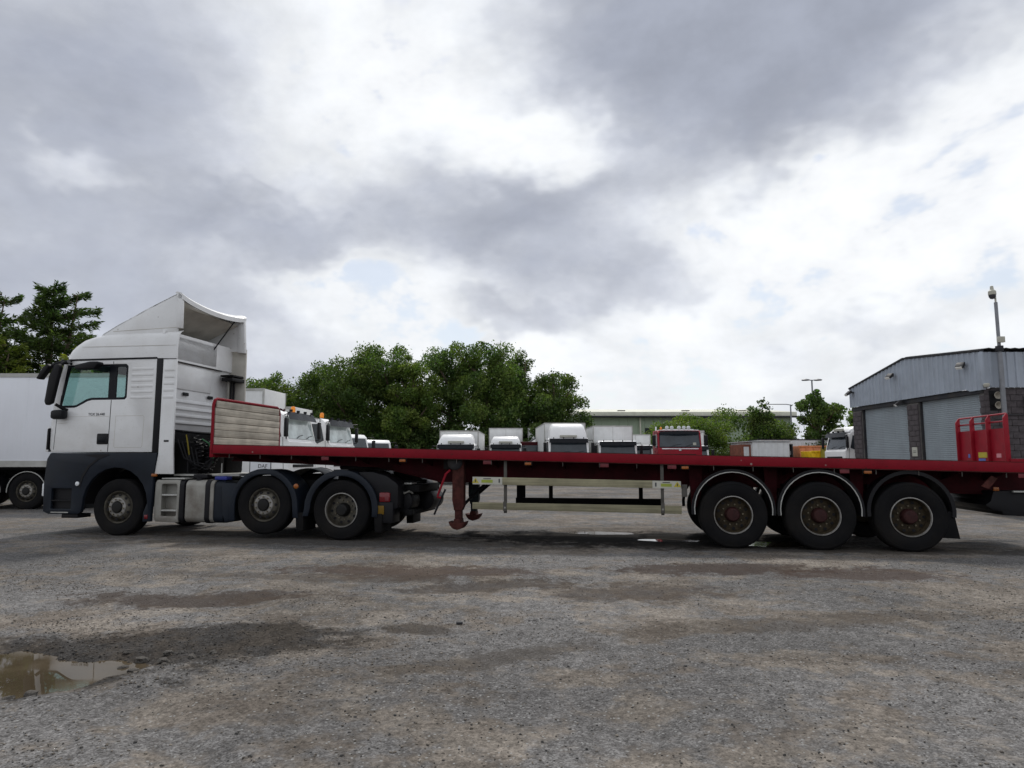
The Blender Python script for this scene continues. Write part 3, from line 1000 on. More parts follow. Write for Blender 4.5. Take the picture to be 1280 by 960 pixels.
# sun visor over the windscreen
MB().sheet([[(x - .10, y, z) for x, y, z in front_ring(3.36, .20)], front_ring(3.30, .02)], .015, (0, 0, 1)).build('sun_visor', 'black_plastic', tr)
# roof deflector: fins, top sheet, rear frame
fin = [(-.66, 3.80), (-.62, 3.86), (-.30, 4.035), (.0, 4.175), (.3, 4.325), (.6, 4.46), (.98, 4.625), (1.00, 3.80)]
for y0, y1, m_ in ((.13, .16, 'white_paint'), (CW - .16, CW - .13, 'white_paint')):
    MB().prism(fin, y0, y1).build('deflector_side', m_, tr, bevel=.004)
gr = []
for x, z in [(-.62, 3.86), (-.30, 4.035), (.0, 4.175), (.3, 4.325), (.6, 4.46), (.98, 4.625)]:
    gr.append([(x - .22 * (1 - ((y - .15) / (CW / 2 - .15) - 1) ** 2), y, z - .13 * (1 - ((y - .13) / (CW / 2 - .13) - 1) ** 2) * (z - 3.8)) for y in np.linspace(.13, CW - .13, 11)])
MB().sheet(gr, -.022, (0, 0, 1)).build('deflector_top', 'white_paint', tr, smooth=60)
fr_ = MB()
fr_.prism([(.985, 3.93), (1.10, 3.92), (1.085, 4.57), (.985, 4.64)], .10, .165)
fr_.prism([(.96, 3.78), (1.15, 3.76), (1.10, 4.53), (.96, 4.62)], CW - .18, CW - .10)
fr_.build('deflector_rear_frame', 'white_paint', tr, bevel=.012)
tp = []
for y in np.linspace(.10, CW - .10, 15):
    q = 1 - ((y - .1) / (CW / 2 - .1) - 1) ** 2
    tp.append((y, 4.635 - .115 * q ** .8))
tm = MB()
rings = [[(.93, y, z - .005), (.97, y, z + .012), (1.06, y, z - .02), (1.105, y, z - .06), (1.10, y, z - .15), (1.00, y, z - .12)] for y, z in tp]
tm.loft(rings).build('deflector_rear_edge', 'white_paint', tr, smooth=50)
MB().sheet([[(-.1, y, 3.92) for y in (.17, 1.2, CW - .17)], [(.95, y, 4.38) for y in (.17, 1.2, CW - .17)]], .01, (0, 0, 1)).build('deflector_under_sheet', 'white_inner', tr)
MB().tube([(1.03, CW - .45, 4.42), (.80, CW - .80, 3.75)], .014, 6).build('deflector_strut', 'black_plastic', tr)
groove([(-.40, 3.905), (.3, 3.925), (1.0, 3.945)], .010, .127).build('panel_gap', 'white_inner', tr)
# rear wall and its lockers
rw = MB().prism([(.10, 1.86), (.55, 1.98), (1.9, 1.98), (CW - .10, 1.9), (CW - .10, 3.86), (.10, 3.90)], .70, .76, axis='x').build('rear_wall', 'white_paint', tr, bevel=.01)
box('rear_upper_panel', 'white_paint', rw, .76, .80, .30, 1.75, 3.36, 3.84, .02)
box('rear_locker', 'white_paint', rw, .76, .785, .38, 1.62, 2.80, 3.28, .015)
for y in (.68, 1.50):
    box('locker_latch', 'black_plastic', rw, .78, .80, y, y + .18, 2.68, 2.745, .008)
for z in (2.10, 2.24, 2.38, 2.52):
    MB().prism([(.76, z), (.795, z + .02), (.795, z + .05), (.76, z + .085)], .30, 1.85).build('rear_rib', 'white_paint', rw)
box('rear_seam', 'seam', rw, .786, .804, .10, 1.95, 3.318, 3.334)
gl = MB().box(.80, 1.10, 1.9, CW - .1, 3.20, 3.24).box(.86, 1.12, 1.85, CW - .1, 3.10, 3.17)
gl.build('exhaust_bracket', 'black_plastic', tr, bevel=.006)
for y in (2.02, 2.14, 2.24):
    MB().cyl((.92, y, 1.2), (.92, y, 3.12), .025, n=10).build('vertical_pipe', 'black_plastic' if y > 2.1 else 'alu', tr)
# dark machinery behind the cab
mc = MB()
mc.box(.30, 1.35, .45, 2.0, 1.0, 1.75)
mc.box(.45, .75, .20, 2.2, 1.2, 2.0)
mc.box(1.15, 1.50, .62, 1.1, 1.12, 1.72)
mc.box(1.10, 1.42, 1.3, 1.9, 1.15, 1.95)
mc.cyl((1.25, .5, 1.55), (1.25, 1.2, 1.55), .16, n=16)
mc.build('engine_deck', 'chassis_dark', tr, bevel=.03)
hb_ = MB().tube([(.80, .30, 1.72), (.82, .30, 1.90), (.88, .32, 1.965), (1.05, .35, 1.95), (1.15, .8, 1.93), (1.15, 1.5, 1.93)], .024, 8)
hb_.tube([(1.22, .34, 1.15), (1.22, .34, 1.80), (1.19, .36, 1.90)], .02, 8)
hb_.build('grab_frame', 'black_plastic', tr)
def coil(x, y, z0, z1, m_, rad=.07, turns=9, wr=.012):
    pts = []
    for i in range(turns * 10 + 1):
        a = math.tau * i / 10
        pts.append((x + rad * math.cos(a) + .10 * math.sin(i / (turns * 10) * math.pi), y + rad * math.sin(a), z0 + (z1 - z0) * i / (turns * 10)))
    return MB().tube(pts, wr, 5).build('coiled_hose', m_, tr)
coil(1.30, .42, 1.18, 1.86, 'black_plastic')
coil(1.42, .55, 1.15, 1.80, 'black_plastic', .08, 8)
coil(1.56, .50, 1.20, 1.78, 'black_plastic', .06, 9)
MB().tube([(1.16, .33, 1.88), (1.22, .30, 1.72), (1.25, .32, 1.5)], .014, 6).build('hose', 'hose_yellow', tr)
MB().tube([(1.45, .4, 1.8), (1.62, .36, 1.72), (1.72, .4, 1.48), (1.66, .45, 1.35)], .013, 6).build('hose', 'hose_green', tr)
for i in range(5):
    MB().tube([(.95 + .1 * i, .36, 1.80 - .05 * i), (1.15 + .08 * i, .30, 1.45 - .04 * i), (1.45 + .05 * i, .36, 1.22 + .05 * (i % 3)), (1.75, .5, 1.45 + .04 * i)], .016, 6).build('hose', 'black_plastic', tr)
# interior
box('cab_floor', 'seat_cloth', tr, -1.45, .66, .12, CW - .12, 1.62, 1.70)
box('dashboard', 'seat_cloth', tr, -1.52, -1.05, .14, CW - .14, 1.75, 2.46, .06)
st_ = MB().box(-.55, -.05, .35, .85, 2.0, 2.2).box(-.16, .02, .36, .84, 2.15, 2.85)
st_.build('seat', 'seat_cloth', tr, bevel=.05)
st_ = MB().box(-.40, .10, CW - .85, CW - .35, 2.0, 2.2).box(.02, .16, CW - .84, CW - .36, 2.15, 2.62)
st_.build('seat', 'seat_cloth', tr, bevel=.05)
MB().lathe([(.225, -.014), (.24, 0), (.225, .014), (.21, 0)], (-1.05, 1.9, 2.45), axis='x', n=28, closed=True).build('steering_wheel', 'black_plastic', tr)
box('sleeper_curtain', 'seat_cloth', tr, .22, .28, .12, CW - .12, 1.7, 3.4)
box('headlining', 'seat_cloth', tr, -1.2, .66, .12, CW - .12, 3.25, 3.32)
# mirrors
mm = MB().prism([(-1.52, 2.52), (-1.48, 2.44), (-1.37, 2.48), (-1.235, 3.16), (-1.26, 3.25), (-1.36, 3.23), (-1.46, 3.0)], -.21, -.10)
mh = mm.build('mirror', 'black_plastic', tr, bevel=.03)
ma = MB().tube([(-1.28, .05, 3.30), (-1.30, -.05, 3.28), (-1.33, -.12, 3.20)], .035, 8).tube([(-1.36, -.1, 2.47), (-1.30, .0, 2.40), (-1.22, .06, 2.36)], .03, 8)
ma.build('mirror_arm', 'black_plastic', mh)
box('wide_mirror', 'black_plastic', tr, -1.42, -1.16, -.16, .02, 2.18, 2.36, .05)
MB().prism([(-.98, 3.15), (-.58, 3.16), (-.50, 3.25), (-.52, 3.30), (-.68, 3.30), (-1.0, 3.24)], -.24, -.06).build('kerb_mirror', 'black_plastic', tr, bevel=.02).location = (.10, .02, -.03)
MB().tube([(-1.22, .05, 3.33), (-1.15, -.1, 3.30), (-.98, -.2, 3.23)], .025, 8).build('mirror_arm', 'black_plastic', tr)
MB().prism([(-1.70, 2.96), (-1.62, 2.94), (-1.42, 3.20), (-1.47, 3.25), (-1.56, 3.18)], -.25, -.12).build('front_mirror', 'black_plastic', tr, bevel=.02)
MB().tube([(-1.45, -.15, 3.22), (-1.36, -.08, 3.28), (-1.26, .03, 3.32)], .03, 8).build('mirror_arm', 'black_plastic', tr)
MB().tube([(-1.34, .035, 2.50), (-1.34, .005, 2.53), (-1.325, .005, 2.64), (-1.30, .035, 2.66)], .012, 6).build('grab_handle', 'black_plastic', tr)
# navy lower body with the wheel arch
arch = []
for i in range(13):
    a = math.pi * (1.02 - i * 1.0 / 12)
    arch.append((-.05 + .69 * math.cos(a), .56 + .70 * math.sin(a)))
skirt = [(-1.60, .95), (-1.57, 1.42), (-1.50, 1.535), (.785, 1.535), (.74, 1.16), (.72, .26), (.56, .26), (.565, .42)] + arch[::-1] + [(-.76, .42), (-.80, .385), (-1.46, .375), (-1.58, .42)]
step_hole = [(-1.42, .47), (-.98, .47), (-.98, .86), (-1.42, .86)]
for y0, y1 in ((.02, .10), (CW - .10, CW - .02)):
    sk = MB().prism(skirt, y0, y1, holes=[step_hole]).build('lower_skirt', 'navy_plastic', tr, bevel=.010)
box('step_well', 'black_plastic', tr, -1.45, -.95, .10, .35, .44, .88)
box('step_edge', 'alu_pale', tr, -1.40, -1.02, .015, .05, .40, .418)
box('step_plate', 'black_plastic', tr, -1.42, -.98, .03, .30, .62, .64)
box('under_step', 'black_plastic', tr, -1.2, -.85, .06, .4, .30, .375, .01)
MB().prism([(-.76, 1.50), (-.24, 1.515), (-.20, 1.50), (-.42, 1.42), (-.62, 1.27), (-.74, 1.08), (-.80, .88), (-.83, .88), (-.78, 1.10), (-.66, 1.29), (-.46, 1.44)], .012, .03).build('arch_crease', 'black_plastic', tr)
MB().lathe([(.042, .03), (.042, .008), (.03, .0), (.005, -.002)], (-.86, .0, .95), n=16).build('side_lamp', 'lens_clear', tr)
al_ = MB()
pts_o = [(-.05 + .70 * math.cos(math.pi * i / 16), .56 + .72 * math.sin(math.pi * i / 16)) for i in range(17)]
al_.sheet([[(x, y, z) for x, z in pts_o] for y in (.10, .62)], .02, (0, 0, 1)).build('arch_liner', 'black_plastic', tr)
front_sheet('bumper', 'navy_plastic', [(.40, .03), (.55, -.03), (1.0, -.06), (1.42, -.04), (1.54, .02)], th=.04)
hl = MB().box(-1.76, -1.66, .15, .55, .70, .95).box(-1.76, -1.66, CW - .55, CW - .15, .70, .95)
hl.build('headlights', 'lens_clear', tr, bevel=.02)
box('skirt_marker', 'amber', tr, .70, .80, .012, .06, 1.095, 1.145, .006)
box('rear_reflector', 'red_lens', tr, .60, .67, .010, .03, .31, .385, .006)
# chassis
ch = MB()
for y in (.80, 1.54):
    ch.box(-1.2, 5.58, y, y + .07, .72, 1.02)
for x in (.2, 2.2, 3.7, 5.4):
    ch.box(x, x + .12, .87, 1.54, .76, .98)
ch.build('chassis_frame', 'chassis_dark', tr, bevel=.008)
ax = MB()
for x, z in ((0, .53), (2.97, .60), (4.46, .53)):
    ax.cyl((x, .2, z), (x, CW - .2, z), .07, n=12)
    ax.lathe([(.19, -.25), (.22, 0), (.19, .25), (.05, .27)], (x, CW / 2, z), n=20) if x > 4 else None
ax.build('axles', 'chassis_dark', tr)
# tank
def tank_sec(y0, z0, z1, rr, d=.62):
    P = []
    for cx, cz, a0 in ((y0 + rr, z1 - rr, 90), (y0 + rr, z0 + rr, 180), (y0 + d, z0 + .02, 270), (y0 + d, z1 - .02, 0)):
        if cx == y0 + d:
            P.append((cx, z0 if a0 == 270 else z1))
        else:
            for i in range(7):
                a = R(a0 + 15 * i)
                P.append((cx + rr * math.cos(a), cz + rr * math.sin(a)))
    return P
def tank_part(name, m_, x0, x1, y0, z0, z1, rr, bev=.012):
    return MB().prism(tank_sec(y0, z0, z1, rr), x0, x1, axis='x').build(name, m_, tr, bevel=bev)
tk = tank_part('fuel_tank', 'alu', 1.40, 1.965, .06, .25, 1.03, .11)
tank_part('tank_end', 'navy_plastic', 1.965, 2.16, .075, .245, 1.02, .12, .02)
for x in (1.275, 1.80):
    tank_part('tank_strap', 'black_plastic', x, x + .095, .048, .235, 1.045, .12, .004)
stp = MB().prism([(.755, .32), (.80, .26), (1.27, .25), (1.275, 1.03), (.80, 1.03), (.765, .98)], .06, .10, holes=[[(.90, .36), (1.20, .36), (1.215, .38), (1.215, .93), (1.19, .955), (.92, .955), (.895, .93)]]).build('step_box', 'alu', tr, bevel=.012)
box('step_recess', 'alu', stp, .88, 1.23, .22, .24, .34, .97)
MB().box(.77, .89, .10, .6, .28, 1.02).box(1.22, 1.27, .10, .6, .28, 1.02).box(.80, 1.27, .24, .6, .28, 1.02).build('step_box_body', 'alu', stp)
for z in (.45, .735):
    box('step_tread', 'alu_pale', stp, .89, 1.22, .07, .22, z, z + .03, .005)
box('step_top', 'alu_pale', tr, .88, 1.35, .075, .4, 1.042, 1.068, .006)
box('catwalk', 'alu_pale', tr, .96, 2.32, .30, 2.1, 1.098, 1.135, .006)
box('catwalk_box', 'black_plastic', tr, 1.47, 1.76, .16, .30, 1.06, 1.135, .01)
MB().cyl((1.60, .17, 1.02), (1.60, .17, 1.075), .06, n=16).build('tank_cap', 'black_plastic', tr)
box('additive_cap', 'blue_plastic', tr, 1.93, 2.18, .12, .32, 1.03, 1.10, .02)
MB().tube([(2.02, .20, 1.14), (2.02, .20, 1.34)], .012, 6).build('catwalk_post', 'alu_pale', tr)
# mudguards over pusher and drive axles
def fender(cx, cz, ro, ri, xl, zl, xr_, zr, y0, depth, m_='navy_plastic', parent=tr, name='mudguard', liner=True):
    n_ = 16
    a0 = math.pi - math.asin(max(-1, min(1, (zl - cz) / ro))) if False else math.pi * 1.0
    out = [(xl, zl)] + [(cx + ro * math.cos(math.pi * (1 - i / n_)), cz + ro * math.sin(math.pi * (1 - i / n_))) for i in range(n_ + 1)] + [(xr_, zr)]
    inn = [(xr_ - .10, zr)] + [(cx + ri * math.cos(math.pi * i / n_), cz + ri * math.sin(math.pi * i / n_)) for i in range(n_ + 1)] + [(xl + .10, zl)]
    g = MB().prism(out + inn, y0, y0 + .035)
    o_ = g.build(name, m_, parent, bevel=.008)
    top = [(x, z) for x, z in out]
    sh = MB()
    sh.sheet([[(x * .999 + cx * .001, y, z - .012) for x, z in top] for y in (y0 + .03, y0 + depth)], -.012, (0, 0, 1))
    sh.build('mudguard_top', m_, o_)
    return o_
for y0, sgn in ((.035, 1), (CW - .075, -1)):
    d_ = .62 * sgn
    fender(2.97, .58, .665, .565, 2.315, .30, 3.655, .36, y0, d_)
    fender(4.46, .53, .695, .585, 3.735, .40, 5.14, .40, y0, d_)
for x, y0 in ((3.58, .05), (5.06, .05), (3.58, CW - .6), (5.06, CW - .6)):
    MB().prism([(x + .02, .46), (x + .17, .46), (x + .17, .14), (x + .04, .14)], y0, y0 + .52).build('mudflap', 'rubber', tr, bevel=.005)
MB().lathe([(.045, .03), (.045, .01), (.03, 0), (.004, -.002)], (3.60, .02, .93), n=14).build('side_marker', 'amber', tr)
MB().prism([(2.12, .98), (2.42, .98), (2.36, .30), (2.22, .26), (2.16, .40)], .05, .10).build('tank_shroud', 'navy_plastic', tr, bevel=.02)
# fifth wheel
fw = MB().lathe([(.02, .03), (.44, .03), (.47, .0), (.45, -.05), (.02, -.06)], (4.42, 1.21, 1.27), axis='z', n=28)
fw.prism([(4.6, .95), (5.15, .75), (5.15, 1.05), (4.75, 1.15)], 1.20, 1.26, axis='z').prism([(4.6, 1.47), (5.15, 1.67), (5.15, 1.37), (4.75, 1.27)], 1.20, 1.26, axis='z')
fw.box(4.1, 4.75, .72, 1.70, 1.02, 1.14)
fw.box(4.25, 4.6, .82, .95, 1.1, 1.25).box(4.25, 4.6, 1.47, 1.6, 1.1, 1.25)
fw.build('fifth_wheel', 'chassis_dark', tr, bevel=.008)
# sloping rear cover and lamps
MB().prism([(4.75, 1.19), (5.02, 1.19), (5.28, 1.12), (5.46, 1.0), (5.50, .95), (5.50, .55), (5.10, .5), (4.9, .95)], .10, .62).build('rear_guard', 'black_plastic', tr, bevel=.02)
MB().prism([(4.75, 1.17), (5.02, 1.17), (5.28, 1.10), (5.46, .98), (5.50, .95), (5.50, .7), (5.10, .9)], 1.85, 2.36).build('rear_guard', 'black_plastic', tr, bevel=.02)
tl = box('tail_light', 'red_lens', tr, 5.16, 5.36, .07, .34, .66, .83, .02)
box('tail_lens', 'pink_reflector', tl, 5.27, 5.34, .062, .075, .68, .75, .004)
tl2 = box('tail_light', 'red_lens', tr, 5.56, 5.66, 1.95, 2.25, .72, .86, .02)
box('number_plate', 'plate_yellow', tr, 5.12, 5.26, .058, .075, .45, .60, .004)
box('plate_bracket', 'black_plastic', tr, 5.08, 5.42, .075, .45, .30, .66, .01)
MB().cyl((5.45, .45, .66), (5.45, .95, .66), .20, n=24).cyl((5.62, 1.25, .64), (5.62, 2.0, .64), .20, n=24).build('air_tanks', 'black_plastic', tr, bevel=.02)
MB().box(5.35, 5.75, .55, 1.9, .82, .95).box(5.55, 5.68, .35, .5, .42, .52).box(5.5, 5.62, .4, 2.1, .40, .50).build('rear_crossmember', 'chassis_dark', tr, bevel=.01)
box('crossmember_plate', 'alu_pale', tr, 5.38, 5.62, .50, .80, .96, .985, .004)
MB().tube([(5.44, .45, .87), (5.52, .40, .80), (5.60, .42, .84), (5.64, .5, .80)], .018, 6).build('coupling', 'alu', tr)
# wheels
wf = make_wheel('out', .53, .315)
put(wf, 0, .045, .515, tr, 0, .1, True)
put(wf, 0, CW - .045, .515, tr, math.pi)
put(wf, 2.97, .055, .59, tr, 0, .3)
put(wf, 2.97, CW - .055, .59, tr, math.pi)
wd_ = make_wheel('in', .53, .29)
put(wd_, 4.46, .045, .515, tr, 0, .2, True)
put(wd_, 4.46, .38, .515, tr)
put(wd_, 4.46, CW - .045, .515, tr, math.pi)
put(wd_, 4.46, CW - .38, .515, tr, math.pi)

# ------------------------------------------------------------------ red flatbed trailer
fl = thing('flatbed_trailer', 'long red flatbed trailer with timber headboard coupled to white tractor unit', 'trailer', LW(1.9, 0), AL)
X0 = 1.9       # part coordinates are written in the lorry frame; shift with this
class TB(MB):
    def build(s, name, m, parent=None, bevel=0.0, seg=2, smooth=35):
        s.v = [(x - (X0 if parent is fl else X0), y, z) for x, y, z in s.v]
        return MB.build(s, name, m, parent, bevel, seg, smooth)
def tbox(name, m, x0, x1, y0, y1, z0, z1, bevel=0.0, parent=None):
    return TB().box(x0, x1, y0, y1, z0, z1).build(name, m, parent or fl, bevel)
def zt(k):
    return 1.727 - .0237 * k
XE = 15.85
TWd = 2.5
for y0, y1 in ((0, .05), (TWd - .05, TWd)):
    o_ = TB().prism([(1.9, zt(1.9)), (XE, zt(XE)), (XE, zt(XE) - .15), (1.9, zt(1.9) - .155)], y0, y1).build('side_rave', 'red_paint', fl, bevel=.008)
TB().prism([(1.905, zt(1.9) + .001), (XE, zt(XE) + .001), (XE, zt(XE) + .010), (1.905, zt(1.9) + .010)], .003, .05).build('rave_lip', 'rust_red', fl)
TB().prism([(1.92, zt(1.9) - .156), (XE, zt(XE) - .151), (XE, zt(XE) - .160), (1.92, zt(1.9) - .164)], -.004, .09).build('rave_lower_lip', 'rust_red', fl)
for i in range(12):
    y0 = .052 + i * .1998
    TB().prism([(1.96, zt(1.96) - .004), (XE, zt(XE) - .004), (XE, zt(XE) - .034), (1.96, zt(1.96) - .034)], y0, y0 + .195).build('deck_plank', 'deck_wood', fl)
bot = [(1.94, 1.40), (4.9, 1.285), (6.1, 1.02), (10.3, .99), (14.8, .88), (XE, .85)]
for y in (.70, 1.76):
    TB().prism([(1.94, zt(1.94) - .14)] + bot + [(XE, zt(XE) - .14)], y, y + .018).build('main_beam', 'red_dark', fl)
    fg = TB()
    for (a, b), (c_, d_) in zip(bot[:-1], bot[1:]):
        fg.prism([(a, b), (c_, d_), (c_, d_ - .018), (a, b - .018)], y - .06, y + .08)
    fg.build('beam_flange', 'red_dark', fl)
k = 2.25
i = 0
while k < XE - .2:
    zz = zt(k)
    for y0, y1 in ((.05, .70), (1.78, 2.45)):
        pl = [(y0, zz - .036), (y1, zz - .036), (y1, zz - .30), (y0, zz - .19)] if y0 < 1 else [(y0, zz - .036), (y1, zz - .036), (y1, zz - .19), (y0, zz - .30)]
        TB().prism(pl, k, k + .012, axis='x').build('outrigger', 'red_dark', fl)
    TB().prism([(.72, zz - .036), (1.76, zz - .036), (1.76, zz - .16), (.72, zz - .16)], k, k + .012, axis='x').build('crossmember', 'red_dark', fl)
    tbox('rope_hook', 'guard_post', k + .018, k + .028, .012, .03, zz - .235, zz - .160)
    k += .615
# front end and headboard
tbox('front_bolster', 'red_paint', 1.88, 1.955, .0, TWd, zt(1.9) - .23, zt(1.9) - .002, .01)
HZ0, HZ1 = zt(1.9), 2.545
fr2 = TB()
fr2.tube([(1.91, .02, HZ0 - .1), (1.905, .02, HZ1 - .12), (1.905, .06, HZ1 - .03), (1.905, .14, HZ1), (1.905, TWd - .14, HZ1), (1.905, TWd - .06, HZ1 - .03), (1.905, TWd - .02, HZ1 - .12), (1.91, TWd - .02, HZ0 - .1)], .028, 8)
for y in (.7, 1.25, 1.8):
    fr2.box(1.875, 1.905, y - .03, y + .03, HZ0, HZ1)
fr2.build('headboard_frame', 'red_paint', fl)
NP = 6
for i in range(NP):
    z0 = HZ0 + .012 + i * (HZ1 - HZ0 - .04) / NP
    z1 = z0 + (HZ1 - HZ0 - .04) / NP - .008
    TB().box(1.906, 1.932 + .004 * (i % 2), .055 + (.03 if i == NP - 1 else 0), TWd - .055 - (.03 if i == NP - 1 else 0), z0, z1).build('headboard_plank', 'wood_grey', fl, bevel=.004)
TB().box(1.897, 1.905, .05, TWd - .05, HZ0, HZ1 - .02).build('headboard_backing', 'red_dark', fl)
TB().tube([(1.93, TWd - .05, HZ1 - .02), (1.98, TWd + .04, HZ1 - .06), (1.95, TWd + .10, HZ1 - .02)], .02, 6).build('lamp_bracket', 'red_dark', fl)
# lights and reflectors below the rave
for kx, y in ((5.60, .02), (7.83, .02), (10.43, .02), (13.22, .02)):
    z = zt(kx) - .205
    m_ = tbox('marker_lamp', 'amber', kx - .055, kx + .055, .0, .04, z - .022, z + .022, .006)
    tbox('lamp_base', 'black_plastic', kx - .07, kx + .07, .04, .06, z - .03, z + .05, 0)
for kx in (4.15, 7.12, 9.12, 10.22, 12.88, 15.42):
    z = zt(kx) - .195
    tbox('side_reflector', 'pink_reflector', kx - .07, kx + .07, .01, .03, z - .035, z + .03, .004)
# landing legs
def leg(y0, far):
    a = 'leg_blue' if far else 'rust_red'
    kx = 6.55 if not far else 6.42
    lb = TB().prism([(kx - .10, 1.40), (kx + .11, 1.40), (kx + .11, .60), (kx + .075, .52), (kx - .065, .52), (kx - .10, .70)], y0, y0 + .16).build('landing_leg', a, fl, bevel=.012)
    tbox('inner_leg', 'rust_red' if not far else 'leg_blue', kx - .055, kx + .065, y0 + .02, y0 + .14, .30, .54, .006, lb)
    ft = [(kx - .15 + .31 * i / 10, .34 - .14 * math.sin(math.pi * i / 10) ** .6) for i in range(11)]
    ft = [(kx - .15, .335), (kx - .06, .31), (kx - .05, .38), (kx + .06, .38), (kx + .07, .31), (kx + .16, .335), (kx + .135, .27), (kx + .085, .215), (kx + .005, .19), (kx - .075, .215), (kx - .125, .27)]
    TB().prism(ft, y0 - .06, y0 + .20).build('leg_foot', 'rust_red', lb, bevel=.008)
    return lb
lg = leg(.22, False)
leg(2.02, True)
TB().lathe([(.135, .06), (.135, .0), (.11, -.03), (.07, -.045), (.02, -.05)], (6.50, .20, 1.36), n=20).build('leg_gearbox', 'steel_dark', lg)
tbox('leg_bracket', 'chassis_dark', 6.28, 6.48, .25, .35, 1.24, 1.52, .01)
ckh = TB().tube([(6.45, .05, 1.22), (6.40, -.03, 1.16), (6.27, -.05, .80), (6.27, -.07, .765), (6.33, -.07, .755)], .020, 8).build('crank_handle', 'red_paint', fl)
TB().tube([(6.40, -.04, .90), (6.33, -.06, .74), (6.21, -.06, .47)], .018, 8).build('crank_grip', 'black_plastic', ckh)
TB().cyl((6.5, .3, 1.0), (6.42, 2.05, 1.0), .03, n=10).build('leg_shaft', 'chassis_dark', fl)
TB().tube([(6.62, .45, .62), (6.78, .9, .85), (6.95, 1.2, 1.05)], .03, 6).tube([(6.50, 2.1, .72), (6.95, 2.1, 1.1)], .035, 6).tube([(6.50, 2.1, .95), (6.75, 2.1, 1.1)], .03, 6).build('leg_stay', 'chassis_dark', fl)
# side guards
for y, m_, x0, x1, far in ((.02, 'guard_wood', 6.86, 10.36, False), (2.44, 'chassis_dark', 7.22, 10.2, True)):
    if not far:
        for (za, zb, zc, zd) in ((1.115, .985, 1.055, .935), (.68, .565, .655, .525)):
            TB().prism([(x0, za), (x1, zc), (x1, zd), (x0, zb)], y, y + .03).build('guard_rail', m_, fl, bevel=.008)
        for kx in (7.43, 10.06):
            u_ = tbox('guard_upright', 'guard_post', kx - .026, kx + .026, y + .032, y + .07, .50, zt(kx) - .16, .004)
            tbox('upright_bolt', 'alu', kx - .014, kx + .014, y - .008, y, .58, .61, 0, u_)
            tbox('upright_strap', 'guard_post', kx - .030, kx + .030, y - .006, y, .535, .70, .003, u_)
    else:
        tbox('guard_rail', m_, x0, x1, y, y + .04, .50, .635, .006)
        tbox('guard_rail', m_, x0 + .02, x0 + .20, y, y + .04, .636, 1.1, .006)
        for kx in (7.95, 9.75):
            tbox('guard_upright', m_, kx - .04, kx + .04, y - .04, y - .002, .45, 1.35, .004)
def warn_plate(x0, x1, za, zb, flip):
    yy = .012
    s_ = TB().prism([(x0, za), (x1, za - .006), (x1, zb - .006), (x0, zb)], yy, yy + .006).build('warning_sticker', 'sign_white', fl)
    zm = (za + zb) / 2
    L = x1 - x0
    TB().prism([(x0 + L * .3, zm - .035), (x0 + L * .68, zm - .037), (x0 + L * .68, zm + .012), (x0 + L * .3, zm + .014)], yy - .003, yy).build('sticker_panel', 'sign_green', s_)
    tx = x0 + L * (.88 if flip else .10)
    TB().prism([(tx - .06, zm - .04), (tx + .06, zm - .04), (tx + .0, zm + .045)], yy - .003, yy).build('sticker_triangle', 'sign_yellow', s_)
    TB().box(tx - .008, tx + .008, yy - .005, yy - .003, zm - .026, zm + .016).build('sticker_mark', 'letter_dark', s_)
    t2 = x0 + L * (.12 if flip else .90)
    TB().box(t2 - .012, t2 + .012, yy - .003, yy, zm - .035, zm + .03).build('sticker_mark', 'letter_dark', s_)
    TB().box(x0 + L * .36, x0 + L * .62, yy - .003, yy, zm + .025, zm + .038).build('sticker_mark', 'letter_dark', s_)
warn_plate(6.865, 7.385, 1.113, .987, False)
warn_plate(9.90, 10.355, 1.062, .940, True)
# bogie: mudguards
def tfender(cx, cz, ro, w0, w1, trim, parent=fl):
    n_ = 20
    aa = [math.pi * (1.04 - 1.08 * i / n_) for i in range(n_ + 1)]
    out = [(cx + (ro + .055) * math.cos(a), cz + (ro + .055) * math.sin(a)) for a in aa]
    inn = [(cx + ro * math.cos(a), cz + ro * math.sin(a)) for a in aa]
    s_ = TB()
    s_.prism(out + inn[::-1], w0, w0 + .03)
    s_.sheet([[(x, y, z) for x, z in inn] for y in (w0 + .02, w1)], .012, (0, 0, 1))
    o_ = s_.build('mudguard', 'black_plastic', parent)
    if trim:
        TB().tube([(cx + (ro + .006) * math.cos(a), w0 - .004, cz + (ro + .006) * math.sin(a)) for a in aa], .0085, 6).build('edge_trim', 'alu_pale', o_)
    return o_
for cx, trim in ((11.17, True), (12.50, True), (13.82, False)):
    tfender(cx, .60, .60 if trim else .585, .02, .46, trim)
    tfender(cx, .60, .60, 2.04, 2.48, False)
    hn = TB().box(cx - .05, cx + .05, .45, .70, .55, 1.0).box(cx - .35, cx + .35, .62, .72, .40, .50).cyl((cx, .3, .515), (cx, 2.2, .515), .065, n=10)
    hn.cyl((cx + .32, .66, .45), (cx + .32, .66, .95), .11, n=14)
    hn.box(cx - .45, cx - .33, .55, .80, .45, 1.0)
    hn.build('suspension', 'chassis_dark', fl)
for cx in (10.62, 11.83, 13.16):
    TB().prism([(cx - .10, 1.30), (cx + .12, 1.30), (cx + .08, .62), (cx - .07, .62)], .40, .46).build('mudguard_stay', 'red_dark', fl)
TB().prism([(14.38, .62), (14.44, .56), (14.50, .20), (14.26, .21), (14.22, .45), (14.34, .58)], .05, .44).build('mudflap', 'rubber', fl, bevel=.004)
tbox('guard_end_bracket', 'guard_post', 10.37, 10.46, .06, .10, .80, 1.0, .006)
wt = make_wheel('in', .535, .385, disc='rim_brown', hubm='hub_red')
first = True
for cx in (11.17, 12.50, 13.82):
    put(wt, cx - X0, .015, .520, fl, 0, random.random() * 2, first)
    first = False
    put(wt, cx - X0, TWd - .015, .520, fl, math.pi)
